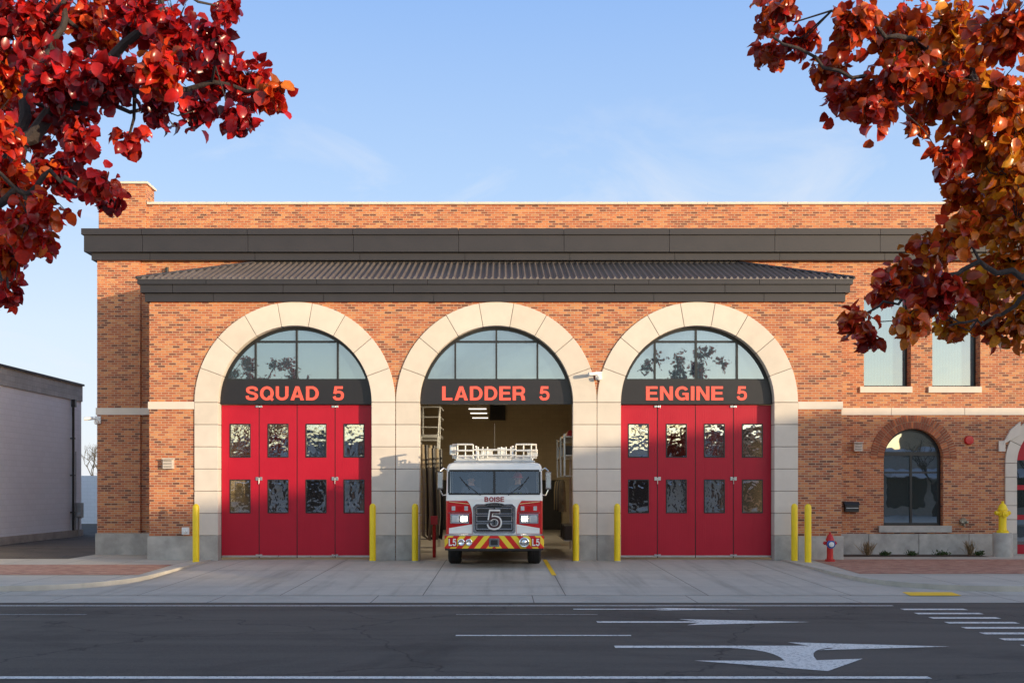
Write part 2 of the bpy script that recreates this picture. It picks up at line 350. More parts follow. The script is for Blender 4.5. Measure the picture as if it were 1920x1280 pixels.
for specs in ([(XL-.03,CX[0]-RO-.006,-.035,.1,4.19,4.4),(XL-.03,XL,.1,MY,4.19,4.4)],[(CX[2]+RO+.006,XR+.03,-.035,.1,4.19,4.4),(XR,XR+.03,.1,MY,4.19,4.4)],[(-12.12,-9.82,MY-.14,MY-.09,4.19,4.4),(-12.12,-12.08,MY-.09,24,4.19,4.4)]):
    b=B()
    for q in specs: b.box(*q)
    b.obj('belt_course',stone,fs,bevel=.008)
b=B(); x=XR+.04
while x<24:
    b.box(x,min(x+2.2,24)-.01,MY-.04,MY+.02,4.19,4.41); x+=2.2
b.obj('belt_course',stone,fs,bevel=.008)
stone2=M('limestone_dark',(.62,.545,.465),.8,var=.05,scale=2.2,bump=.2,bscale=60,stain=.15)
def stone_arch(cx,sp,ri,ro,y0,y1,nv,nb,zb,parent):
    b=B(); g=.009
    for i in range(nv):
        a0=180*i/nv; a1=180*(i+1)/nv; d0=math.degrees(g/ri); d1=math.degrees(g/ro); mi=random.choice([0,0,3])
        b.prism(arc(cx,sp,ri,a0+d0,a1-d0,5)+list(reversed(arc(cx,sp,ro,a0+d1,a1-d1,5))),y0,y1,mi)
    h=(sp-zb)/nb
    for sx in (-1,1):
        xa,xb=sorted((cx+sx*ri,cx+sx*ro))
        for k in range(nb): b.box(xa,xb,y0,y1,zb+k*h+g,zb+(k+1)*h-g,random.choice([0,0,3]))
        b.box(xa+.005,xb-.005,y0+.012,y1-.01,zb,sp,1)
        if zb>0: b.box(xa,xb,y0-.012,y1,0,zb,2)
    b.prism(arc(cx,sp,ri+.005,0,180,30)+list(reversed(arc(cx,sp,ro-.005,0,180,30))),y0+.012,y1-.01,1)
    return b.obj('stone_arch',[stone,mortar,stoneg,stone2],parent,bevel=.008)
for cx in CX: stone_arch(cx,SP,RI,RO,-.045,.34,9,6,.69,fs)
sa=stone_arch(16.65,2.75,1.2,1.55,MY-.05,MY+.3,7,5,.64,fs); sa['label']='smaller stone arch around red entrance door'
b=B(); b.box(14.9,15.1,MY-.06,MY+.1,3.1,3.42); b.prism([(15.0,3.3),(15.25,3.75),(15.55,4.0),(15.55,3.6)],MY-.07,MY+.1)
b.obj('stone_shoulder',stone,fs,bevel=.01)
b=B(); b.box(15.46,17.84,MY+.3,MY+.36,0,2.75); b.prism(arc(16.65,2.75,1.19,0,180,20),MY+.3,MY+.36)
ed=b.obj('entrance_door',reddoor,fs)
for x in (15.6,16.75): 
    for z in (.3,1.2,2.1):
        b=B(); b.box(x,x+.95,MY+.29,MY+.298,z,z+.75); b.obj('window_pane',glass_low,ed)
# folding doors
leafw=4.26/4
lb=B(); x0=0.012; x1=leafw-.012; wx0=leafw/2-.295; wx1=leafw/2+.295; zz=[.07,1.30,2.25,2.86,3.81,4.33]
lb.box(x0,wx0,0,.05,zz[0],zz[5]); lb.box(wx1,x1,0,.05,zz[0],zz[5])
for a,c in ((0,1),(2,3),(4,5)): lb.box(wx0,wx1,0,.05,zz[a],zz[c])
leaf=lb.obj('door_leaf',reddoor,fs)
for a,c in ((1,2),(3,4)):
    fb=B(); za,zc=zz[a],zz[c]; t=.028
    fb.box(wx0,wx1,-.012,.0,za,za+t); fb.box(wx0,wx1,-.012,.0,zc-t,zc); fb.box(wx0,wx0+t,-.012,.0,za+t,zc-t); fb.box(wx1-t,wx1,-.012,.0,za+t,zc-t)
    fb.obj('window_frame',blackf,leaf,bevel=.004)
    g=B(); g.box(wx0+.002,wx1-.002,.02,.026,zz[a]+.002,zz[c]-.002); g.obj('window_pane',glass_door,leaf)
gb=B(); gb.box(.012,leafw-.012,-.006,.0,.07,.12); gb.obj('kick_strip',steel,leaf)
leaf.location=(CX[0]-2.13,.3,0)
for bay in (0,2):
    for i in range(4):
        if bay==0 and i==0: continue
        copy_tree(leaf,(CX[bay]-2.13+i*leafw,.3,0),fs)
for bay in (0,2):
    for i in range(5):
        b=B(); x=CX[bay]-2.13+i*leafw; b.box(x-.014,x+.014,.315,.34,.05,4.34); b.obj('door_gasket',blackf,fs)
    for i in (1,3):
        h=B(); x=CX[bay]-2.13+i*leafw
        h.box(x-.09,x-.02,.27,.3,2.22,2.32); h.box(x+.02,x+.09,.27,.3,2.22,2.32); h.box(x-.02,x+.02,.255,.285,2.25,2.29)
        h.cyl((x,.265,2.3),(x,.265,2.12),.012); h.obj('door_handle',steel,fs,bevel=.003)
        for z in (.09,4.26):
            h=B(); h.box(x-.09,x-.02,.27,.3,z,z+.06); h.box(x+.02,x+.09,.27,.3,z,z+.06); h.box(x-.02,x+.02,.255,.285,z+.01,z+.05); h.obj('door_hinge',steel,fs,bevel=.003)
# signs and arch windows
words=[('SQUAD',461,598,'5',624,645),('LADDER',829,985,'5',1011,1030),('ENGINE',1211,1356,'5',1381,1400)]
fx=lambda u:(u-940)/67.5*1.006
for cx,wd in zip(CX,words):
    a=math.degrees(math.asin((5.0-SP)/2.11))
    p=B(); p.prism([(cx-2.11,4.35),(cx+2.11,4.35)]+arc(cx,SP,2.11,0,a,4)+list(reversed([(2*cx-q[0],q[1]) for q in arc(cx,SP,2.11,0,a,4)])),.17,.33)
    sg=p.obj('sign_panel',signblk,fs)
    text(wd[0],fx(wd[1]),fx(wd[2]),4.455,4.845,.168,letter,sg)
    text(wd[3],fx(wd[4]),fx(wd[5]),4.455,4.845,.168,letter,sg)
    f=B(); y0,y1=.2,.3; a2=math.degrees(math.asin((5.0-SP)/2.12))
    f.prism(arc(cx,SP,2.125,a2,180-a2,30)+list(reversed(arc(cx,SP,2.05,a2+.5,179.5-a2,30))),y0,y1)
    f.box(cx-2.03,cx+2.03,y0+.01,y1,5.003,5.06)
    for dx in (-1.15,0,1.15): f.box(cx+dx-.025,cx+dx+.025,y0,y1,5.06,SP+math.sqrt(2.06**2-dx*dx))
    hz=6.1; hx=math.sqrt(2.06**2-(hz-SP)**2); f.box(cx-hx,cx+hx,y0+.005,y1,hz-.025,hz+.025)
    aw=f.obj('arch_window',blackf,fs)
    g=B(); g.prism(arc(cx,SP,2.1,a2,180-a2,30),.262,.268); g.obj('window_pane',glass_arch,aw)
for a,c in ((10.88,12.29),(12.93,14.37)):
    f=B(); y0=MY+.32; t=.06
    f.box(a,a+t,y0,y0+.08,5.05,7.76); f.box(c-t,c,y0,y0+.08,5.05,7.76); f.box(a+t,c-t,y0,y0+.08,5.05,5.05+t); f.box(a+t,c-t,y0,y0+.08,7.76-t,7.76)
    o=f.obj('window',blackf,fs); g=B(); g.box(a+t,c-t,y0+.03,y0+.04,5.05+t,7.76-t); g.obj('window_pane',glass_win,o)
    s=B(); s.box(a-.14,c+.02,MY-.07,MY+.3,4.86,5.045); s.obj('window_sill',stone,o,bevel=.01)
f=B(); y0=MY+.18; cx=mcx
f.prism(arc(cx,2.9,.885,0,180,24)+list(reversed(arc(cx,2.9,.81,0,180,24))),y0,y0+.08)
for a,c,s,t in ((11.475,11.55,.88,2.9),(13.17,13.245,.88,2.9),(11.55,13.17,.88,.96),(11.55,13.17,2.98,3.1),(cx-.03,cx+.03,.96,2.98),(11.55,cx-.03,2.45,2.5),(cx+.03,13.17,2.45,2.5)): f.box(a,c,y0,y0+.08,s,t)
o=f.obj('window',blackf,fs,label='arched ground floor window with black frame')
g=B(); g.prism([(11.5,.9)]+[(13.2,.9)]+arc(cx,2.9,.84,0,180,20),y0+.04,y0+.045); g.obj('window_pane',glass_low,o)
s=B(); s.box(11.3,13.48,MY-.1,MY+.17,.68,.875); s.obj('window_sill',stoneg,o,bevel=.01)
def panels(b,x0,x1,y0,y1,z0,z1,L,off=0):
    x=x0; nx=x0+(L if not off else off)
    while x<x1-.01:
        e=min(nx,x1); b.box(x,e-.012,y0,y1,z0,z1,0); x=e; nx+=L
c=B()
panels(c,XL-.25,XR+.25,-.25,.0,7.62,7.75,3.05,1.9); panels(c,XL-.19,XR+.19,-.19,.0,7.40,7.617,3.05,.9); panels(c,XL-.09,XR+.09,-.09,.0,7.17,7.397,3.05,1.9)
for e,z0,z1 in ((.25,7.62,7.75),(.19,7.40,7.617),(.09,7.17,7.397)):
    c.box(XL-e,XL+.05,.001,MY-.1,z0,z1); c.box(XR-.05,XR+e,.001,MY-.001,z0,z1)
c.box(XL-.07,XR+.07,-.07,.39,7.205,7.74,1)
c.obj('cornice',[metal_dark,joint],fs,label='dark metal cornice below the tiled lean-to roof')
rf=B(); xl,xr=XL-.27,XR+.27; ye,ze=-.27,7.76; run=MY-ye; rise=.98
pitch=.178; nseg=8; N=int((xr-xl)/pitch*nseg); vs=[];fc=[]
for i in range(N+1):
    x=xl+(xr-xl)*i/N; t=min(1,(x-xl)/run,(xr-x)/run); cw=math.cos(2*pi*i/nseg); h=.06*cw**.7 if cw>0 else 0
    vs+=[(x,ye,ze+h),(x,ye+run*t,ze+rise*t+h),(x,ye,ze-.01)]
for i in range(N): fc+=[(3*i,3*i+3,3*i+4,3*i+1),(3*i+2,3*i+5,3*i+3,3*i)]
rf.add(vs,fc)
for sx,xe in ((1,xl),(-1,xr)):
    n2=int(run/pitch*nseg); vs=[];fc=[]
    for i in range(n2+1):
        y=ye+run*i/n2; t=(y-ye)/run; cw=math.cos(2*pi*i/nseg); h=.06*cw**.7 if cw>0 else 0
        vs+=[(xe,y,ze+h),(xe+sx*run*t,y,ze+rise*t+h)]
    for i in range(n2): fc.append((2*i,2*i+2,2*i+3,2*i+1))
    rf.add(vs,fc); rf.cyl((xe,ye,ze+.03),(xe+sx*run,MY,ze+rise+.03),.05,m=1)
rf.box(xl+run,xr-run,MY-.05,MY-.002,ze+rise-.02,ze+rise+.1,1)
rf.obj('porch_roof',[metal_roof,metal_dark],fs,label='ribbed dark metal hipped roof over the bays',norm=False)
c=B(); L=3.13
panels(c,-12.46,24.4,2.02,2.4,9.52,9.70,L,1.8); panels(c,-12.40,24.4,2.08,2.38,9.02,9.517,L,1.75); panels(c,-12.22,24.3,2.2,2.38,8.80,9.017,L,1.75)
c.box(-12.2,24.2,2.25,2.395,8.84,9.66,1)
for e,z0,z1 in ((.38,9.52,9.70),(.32,9.02,9.517),(.14,8.80,9.017)): c.box(-12.08-e,-12.081,2.401,24.3,z0,z1)
c.obj('cornice',[metal_dark,joint],fs,label='wide dark metal cornice below the parapet')
c=B(); x=-10.62
while x<24: c.box(x,min(x+2.4,24)-.012,MY-.06,MY+.56,10.5,10.57); x+=2.4
c.obj('coping',stone,fs,bevel=.008)
c=B(); c.box(-12.11,-10.58,MY-.12,MY+.76,11.1,11.17); c.obj('coping',stone,fs,bevel=.008)
c=B(); c.box(-12.12,-11.56,MY+.77,24.04,10.5,10.57); c.obj('coping',stone,fs,bevel=.008)
c=B(); c.box(-11.6,23.5,MY+.5,23.5,10.0,10.15); c.obj('flat_roof',metal_dark,fs)
# interior
i=B(); i.box(XL+.4,XR-.4,.36,22.6,-.004,0,0); i.box(XL+.4,XR-.4,.41,22.6,7.0,7.1,1)
i.box(XL+.3,XL+.4,2.9,22.6,0,7,2); i.box(XR-.4,XR-.3,2.9,22.6,0,7,2); i.box(XL+.4,XR-.4,22.5,22.6,0,7,2)
i.box(XR,23.5,6,6.1,0,10,2); i.box(-.55,.2,22.3,22.5,5.3,6.1,3)
i.box(3.3,3.45,7,22.5,0,7,2); i.box(-4.2,-4.05,9,22.5,0,7,2)
i.box(-4.0,3.3,14,14.25,5.55,6.0,1); i.box(1.0,2.9,22.35,22.5,0,2.4,3); i.box(-3.6,-1.6,22.35,22.5,0,2.4,3)
i.obj('apparatus_room',[concint,ceilm,intwall,blackf],fs)
for y in (4.5,9,13,15.5,18.5):
    for x in ((-6,-.95,1.3,6) if y<10 else (-.95,)):
        l=B(); l.box(x-.35,x+.35,y-.04,y+.04,5.14,5.17); l.box(x-.37,x+.37,y-.06,y+.06,5.17,5.24,1); l.cyl((x,y,5.24),(x,y,7),.008,m=1,n=5)
        l.obj('ceiling_lamp',[lampm,white],fs)
for (x,y,e) in ((-1,6,95),(-1,14,200),(6,6,170),(-6.3,6,170)):
    la=bpy.data.lights.new('room_lamp','AREA'); la.energy=e; la.size=1.5; la.color=(1,.84,.60); lo=bpy.data.objects.new('room_lamp',la); lo.location=(x,y,5.05); col.objects.link(lo); lo.parent=fs
def fixture(px,pz,y,label,w=.3,h=.3):
    b=B(); b.box(px-w/2,px+w/2,y-.16,y,pz-h/2,pz+h/2); 
    for k in range(3): b.box(px-w/2+.03,px+w/2-.03,y-.172,y-.16,pz-h/2+.04+k*.08,pz-h/2+.08+k*.08,1)
    b.box(px-w/2-.02,px+w/2+.02,y-.2,y,pz+h/2,pz+h/2+.03)
    b.obj('wall_light',[M('fixture_tan',(.55,.48,.42),.6),M('fixture_slot',(.3,.26,.22),.6)],None,label,'wall light',loc=(px,y,pz),bevel=.006)
fixture(-9.22,2.67,-.0,'tan box wall light on the brick wall',.28,.26); fixture(10.66,3.23,MY,'tan box wall light on the brick wall',.25,.25)
b=B(); b.lathe([(.0,-.09),(.12,-.085),(.14,-.05),(.14,0),(.05,0)],(14.02,MY,3.44),'y',20); b.box(14.02-.1,14.02+.1,MY-.03,MY-.002,3.34,3.54)
b.obj('alarm_bell',redh,None,'round red fire alarm bell on brick wall','alarm bell',smooth=True,loc=(14.02,MY,3.44))
b=B(); b.box(10.27,10.68,MY-.16,MY,1.3,1.5); b.prism([(MY-.18,1.5),(MY,1.5),(MY,1.6),(MY-.1,1.6)],10.25,10.70,axis='x'); b.box(10.29,10.66,MY-.17,MY-.16,1.4,1.42,1)
b.obj('mailbox',[blackf,steel],None,'black wall mailbox on the brick wall','mailbox',bevel=.006,loc=(10.47,MY,1.4))
def seccam(x,y,z,sx):
    b=B(); b.box(x-.09,x+.09,y-.05,y,z-.12,z+.1); b.cyl((x,y-.03,z),(x+sx*.12,y-.2,z+.02),.025); b.cyl((x+sx*.06,y-.2,z+.03),(x+sx*.30,y-.32,z-.0),.05,n=12); b.lathe([(.0,-.16),(.05,-.14),(.07,-.09),(.07,-.05),(0,-.05)],(x,y-.14,z),'z',14)
    b.obj('security_camera',white,None,'white security camera on bracket on the wall','security camera',smooth=True,loc=(x,y,z))
seccam(2.70,-.045,5.13,-1); seccam(-12.05,MY-.12,4.05,-1)
b=B()
for dx in (-.08,.08): b.lathe([(.0,-.16),(.035,-.15),(.042,-.1),(.03,-.08),(.03,0)],(13.85+dx,MY,.98),'y',14)
b.lathe([(.11,-.03),(.12,-.01),(.12,0),(0,0)],(13.85,MY,1.0),'y',20); b.cyl((13.85,MY-.1,.98),(13.85,MY-.1,.84),.025)
b.obj('hose_connection',M('brass_dull',(.30,.27,.22),.35,metal=.8),None,'metal twin hose connection on the brick wall','hose connection',smooth=True,loc=(13.85,MY,1.0))
b=B(); b.box(-8.85,-8.65,-.1,-.05,.72,.92); b.lathe([(.0,-.15),(.04,-.15),(.04,0),(0,0)],(-8.75,-.1,.8),'y',12); b.obj('utility_box',white,None,'small white utility box low on the wall','utility box',loc=(-8.75,-.1,.8),bevel=.005)
b=B(); b.cyl((-10.0,MY-.1,.3),(-10.0,MY-.1,8.6),.05,n=10)
for z in (1.2,3.2,5.2,7.2): b.box(-10.07,-9.93,MY-.16,MY,z,z+.05)
b.obj('downspout',blackf,fs)
# ================================================================ GROUND
def sheet(name,poly,z,mat,kind='structure'):
    b=B(); b.add([(p[0],p[1],p[2] if len(p)>2 else z) for p in poly],[list(range(len(poly)))])
    o=b.obj(name,mat,kind=kind,norm=False)
    if o.data.polygons[0].normal.z<0: o.data.flip_normals()
    return o
sheet('ground',[(-400,-400),(400,-400),(400,400),(-400,400)],-.14,M('earth',(.12,.10,.07),.95,var=.3,scale=1,bump=.3))
sheet('road',[(-300,-24),(300,-24),(300,-10.2),(-300,-10.2)],-.1,asph)
sheet('gutter',[(-300,-10.2),(300,-10.2),(300,-8.3),(-300,-8.3)],-.094,concrete('gutter_concrete',(.52,.47,.40),3.0,50,.3,.4,.5))
def bez(p0,p1,p2,n=8): return [((1-t)**2*p0[0]+2*t*(1-t)*p1[0]+t*t*p2[0],(1-t)**2*p0[1]+2*t*(1-t)*p1[1]+t*t*p2[1]) for t in [i/n for i in range(n+1)]]
b=B(); vs=[];fc=[]; ys=[.37,-.5,-2,-4,-6,-8.9]
for y in ys:
    z=0 if y>-.4 else -.09*min(1,(-y-.4)/7.8)
    if y<-8: z=-.089
    for x in np.linspace(-12,12,7): vs.append((x,y,z))
for j in range(len(ys)-1):
    for k in range(6): fc.append((j*7+k,j*7+k+1,(j+1)*7+k+1,(j+1)*7+k))
b.add(vs,fc); o=b.obj('apron',apronm,kind='structure',norm=False); o.data.flip_normals()
lc=[(-8.05,-.1),(-8.0,-5.4)]+bez((-8.0,-5.4),(-8.1,-8.2),(-10.6,-8.2))[1:]
rc=[(7.75,-.1),(7.85,-5.0)]+bez((7.85,-5.0),(8.0,-8.2),(10.4,-8.2))[1:]
def walk(edge,sgn,name):
    far=60*sgn; xe=XL-.06 if sgn<0 else XR+.06
    poly=edge+[(far,-8.2),(far,2.6),(xe,2.6),(xe,-.06),(edge[0][0],-.06)]
    b=B(); b.prism(poly,-.13,.02,axis='z'); b.obj(name,sidem,kind='structure')
    k=B(); inner=[]
    E=edge+[(far,-8.2)]
    for i,p in enumerate(E):
        a=Vector(E[max(i-1,0)]);c=Vector(E[min(i+1,len(E)-1)]); d=(c-a).normalized(); n=Vector((-d.y,d.x)) if sgn>0 else Vector((d.y,-d.x))
        inner.append((p[0]+n.x*.16,p[1]+n.y*.16))
    E2=[(p[0]-(q[0]-p[0])*.05,p[1]-(q[1]-p[1])*.05) for p,q in zip(E,inner)]
    for i in range(len(E)-1):
        k.prism([E2[i],E2[i+1],inner[i+1],inner[i]],-.13,.03,axis='z')
    k.obj('kerb',kerbm,kind='structure')
walk(lc,-1,'sidewalk'); walk(rc,1,'sidewalk')
sheet('paver_strip',[(-60,-2.0),(-8.5,-2.0),(-8.3,-5.3),(-60,-5.3)],.026,paver)
sheet('paver_strip',[(8.6,.1),(60,.1),(60,-5.0),(8.3,-5.0)],.026,paver)
sheet('planting_bed',[(9.7,2.3),(14.1,2.3),(14.1,1.2),(9.7,1.2)],.027,soil)
sheet('alley',[(-17.5,.3),(-12.15,.3),(-12.15,60),(-17.5,60)],.026,asph)
sheet('back_lot',[(-90,16),(-17.5,16),(-17.5,80),(-90,80)],.03,asph)
sheet('tactile_paving',[(8.05,-8.3),(9.05,-8.3),(8.95,-9.0),(7.95,-9.0)],-.082,ypaint)
b=B(); b.box(-300,300,-60,-24,-.13,.02); b.obj('sidewalk',sidem,kind='structure')
z=-.094
def mark(poly,m=paint,zz=None): return sheet('road_marking',poly,z if zz is None else zz,m)
def rect(x0,x1,y0,y1,m=paint): return mark([(x0,y0),(x1,y0),(x1,y1),(x0,y1)],m)
rect(-120,7.0,-10.75,-10.66)
rect(-9.5,-6.9,-12.10,-12.0,faint); rect(-.75,1.6,-12.10,-12.0,faint); rect(-.65,1.85,-14.65,-14.55)
rect(-120,4.75,-18.1,-17.95)
def arrow(x0,x1,xh,y,hw=.07,hh=.42):
    mark([(x0,y-hw),(xh,y-hw),(xh-.25,y-hh),(x1,y),(xh-.25,y+hh),(xh,y+hw),(x0,y+hw)])
arrow(1.25,4.4,2.9,-11.25,.06,.2); arrow(1.5,4.85,3.1,-13.05,.09,.38)
y=-15.7
mark([(1.5,y-.1),(3.0,y-.1)]+bez((3.0,y-.1),(3.55,y-.25),(3.45,y-1.15),6)+[(2.35,y-1.15-.0),(3.75,y-1.9),(4.45,y-1.0),(3.85,y-1.12)]+bez((3.85,y-1.12),(3.95,y-.3),(4.3,y-.1),5)+[(4.4,y-.1),(4.1,y-.3),(5.95,y+.02),(3.9,y+.42),(4.1,y+.1),(1.5,y+.1)])
for k in range(11): rect(6.95,8.05,-11.38-k*.62,-11.18-k*.62)
b=B(); b.add([(1.16,.3,.004),(1.27,.3,.004),(1.27,-.45,.005),(1.16,-.45,.005),(1.30,-4.6,-.04),(1.19,-4.6,-.04)],[(0,1,2,3),(3,2,4,5)])
b.obj('road_marking',ypaint,kind='structure')
bp=[(-8.2,-1.0),(-3.52,-.45),(-2.36,-.45),(2.04,-.45),(3.17,-.45),(8.02,-.45),(8.22,-1.05)]
bol=root('bollard','tall yellow steel bollard beside the bay door','bollard',(bp[0][0],bp[0][1],0),'yellow bollards along the bays')
b=B(); b.lathe([(.088,-.1),(.088,1.47),(.082,1.52),(.06,1.56),(.03,1.58),(.0,1.585)],n=24); b.obj('post',yellow,bol,smooth=True)
b=B(); b.lathe([(.12,-.1),(.12,.015),(.09,.022),(.0,.022)],n=20); b.obj('base_collar',kerbm,bol)
for x,y in bp[1:]:
    copy_tree(bol,(x,y,0))
def hydrant(loc,mb,mc,label,s=1.,k_=1.):
    r=root('fire_hydrant',label,'fire hydrant',loc); w_=s*k_
    b=B(); b.lathe([(.15*w_,0),(.15*w_,.04*s),(.10*w_,.05*s),(.092*w_,.2*s),(.095*w_,.42*s),(.115*w_,.43*s),(.115*w_,.46*s),(.10*w_,.47*s),(.10*w_,.56*s),(.125*w_,.57*s),(.125*w_,.60*s),(.11*w_,.62*s),(.085*w_,.69*s),(.05*w_,.73*s),(.03*w_,.74*s),(.03*w_,.80*s),(0,.80*s)],n=24)
    for k in range(8):
        t=k*pi/4; b.cyl((.125*w_*math.cos(t),.125*w_*math.sin(t),.03*s),(.125*w_*math.cos(t),.125*w_*math.sin(t),.065*s),.014*s,n=6)
    b.obj('barrel',mb,r,smooth=True)
    for sx in (-1,1):
        c=B(); c.lathe([(.045*w_,sx*.08*w_),(.045*w_,sx*.14*w_),(.056*w_,sx*.14*w_),(.056*w_,sx*.18*w_),(.02*w_,sx*.19*w_),(.02*w_,sx*.21*w_),(0,sx*.21*w_)],(0,0,.50*s),'x',14)
        c.obj('side_cap',mb,r,smooth=True)
    c=B(); c.lathe([(.06*w_,-.08*w_),(.06*w_,-.13*w_),(.075*w_,-.13*w_),(.075*w_,-.18*w_),(.025*w_,-.185*w_),(.025*w_,-.21*w_),(0,-.21*w_)],(0,0,.47*s),'y',16); c.obj('front_cap',mc,r,smooth=True)
    return r
h=hydrant((8.90,-.75,.02),redh,white,'red fire hydrant with white and blue cap on sidewalk',1.,.9)
c=B(); c.lathe([(.070,-.09),(.115,-.09),(.115,-.10),(.070,-.10)],(0,0,.47),'y',24); c.obj('marker_ring',blueh,h)
ped=root('standpipe','yellow hydrant standing on round concrete pedestal','fire hydrant',(14.55,1.35,.02))
b=B(); b.lathe([(.27,0),(.27,.66),(.25,.69),(0,.69)],n=28); b.obj('pedestal',stoneg,ped,smooth=True)
hh=hydrant((0,0,0),yellow,yellow,'x',1.15)
for c in list(hh.children):
    c.parent=ped; c.location=(0,0,.69)
bpy.data.objects.remove(hh)
# ================================================================ NEIGHBOUR BUILDING
nb=root('neighbour_building','long low white painted block building with grey parapet','building',(-24,7,0))
def rb_(x0,x1,y0,y1,z0,z1,b,m=0): b.box(x0+24,x1+24,y0-7,y1-7,z0,z1,m)
b=B(); rb_(-32,-17.5,-3,15,0,5.6,b); b.obj('wall',cmu,nb)
b=B(); rb_(-32,-17.46,-3.04,15.04,5.6,6.25,b); b.obj('parapet',cmug,nb)
b=B(); rb_(-32,-17.40,-3.1,15.1,6.25,6.33,b); b.obj('coping',metal_dark,nb)
b=B(); rb_(-17.47,-17.42,-3,15.0,0,.3,b); b.obj('plinth',stoneg,nb)
b=B(); b.cyl((6.6,6.9,.3),(6.6,6.9,5.5),.05); b.box(6.55,6.7,6.82,6.98,5.3,5.6)
for z_ in (1,2.5,4): b.box(6.5,6.66,6.83,6.97,z_,z_+.05)
b.obj('downspout',blackf,nb)
b=B(); b.box(6.5,6.75,7.3,7.6,.8,1.4); b.lathe([(.12,0),(.12,.15),(0,.15)],(6.72,7.1,.9),'x',14); b.cyl((6.6,7.45,0),(6.6,7.45,.8),.04); b.cyl((6.62,7.1,.3),(6.62,7.1,.8),.03); b.cyl((6.62,7.1,1.0),(6.62,7.1,3.5),.02)
b.obj('gas_meter',M('meter_grey',(.3,.31,.32),.5),nb)
g=B(); g.box(-31,-21.3,30,37,0,2.7); g.obj('storage_shed',cmu,None,'low white block shed behind the alley','shed',loc=(-26,33,0))
# ================================================================ foliage
def leaf_object(name,pts,tips,sizes,cols,mat,parent=None,fold=.3,wide=1.0,norms=None,**k):
    n=len(pts); wd=np.array([.36,.45,.30])*wide
    tpl=[(0,0,0),(0,.2,.0),(0,.5,-.02),(0,.8,-.07),(0,1.0,-.16)]
    for sg in (-1,1):
        for i,tt in enumerate((.2,.5,.8)): tpl.append((sg*wd[i],tt+(-.03,.02,.03)[i],fold*wd[i]-[0,.02,.09][i]))
    tpl=np.array(tpl); F=[(0,1,5),(1,2,6,5),(2,3,7,6),(3,4,7),(0,8,1),(1,8,9,2),(2,9,10,3),(3,10,4)]
    d=tips/np.linalg.norm(tips,axis=1)[:,None]; nn=rng.normal(size=(n,3)) if norms is None else norms+rng.normal(size=(n,3))*.5
    nn-=d*(nn*d).sum(1)[:,None]; nn/=np.linalg.norm(nn,axis=1)[:,None]; xx=np.cross(d,nn)
    curl=rng.uniform(.5,2.8,n); wv=rng.uniform(.75,1.1,n)
    V=(pts[:,None,:]+sizes[:,None,None]*((tpl[None,:,0]*wv[:,None])[:,:,None]*xx[:,None,:]+tpl[None,:,1,None]*d[:,None,:]+(tpl[None,:,2]*curl[:,None])[:,:,None]*nn[:,None,:])).reshape(-1,3)
    Fa=[]
    for i in range(n):
        o=i*11
        Fa+=[tuple(q+o for q in f) for f in F]
    me=bpy.data.meshes.new(name); me.from_pydata(V.tolist(),[],Fa)
    ca=me.color_attributes.new('leafcol','FLOAT_COLOR','POINT'); cc=np.ones((n*11,4)); cc[:,:3]=np.repeat(cols,11,axis=0)*rng.uniform(.8,1.2,(n*11,1)); ca.data.foreach_set('color',cc.ravel())
    me.polygons.foreach_set('use_smooth',[True]*len(me.polygons)); me.materials.append(mat); me.update()
    o=bpy.data.objects.new(name,me); col.objects.link(o)
    if parent:o.parent=parent
    tag(o,k.get('label'),k.get('cat'),k.get('group'),k.get('kind')); return o
def leafmat(name,tr=.35,rough=.25,sp=.5):
    m,nt,p,o=base(name); a=nd(nt,'ShaderNodeAttribute',attribute_name='leafcol'); P=pos(nt)
    c=mixc(nt,ramp(nt,noise(nt,P,60,3),[(.4,0.),(.75,.45)]),a.outputs['Color'],mixc(nt,.6,a.outputs['Color'],(.02,.006,.005)))
    nt.links.new(c,p.inputs['Base Color']); p.inputs['Roughness'].default_value=rough; p.inputs['Specular IOR Level'].default_value=sp
    t=nd(nt,'ShaderNodeBsdfTranslucent'); nt.links.new(c,t.inputs[0])
    mx=nd(nt,'ShaderNodeMixShader'); mx.inputs[0].default_value=tr; nt.links.new(p.outputs[0],mx.inputs[1]); nt.links.new(t.outputs[0],mx.inputs[2]); nt.links.new(mx.outputs[0],o.inputs[0]); return m
lm=leafmat('autumn_leaf')
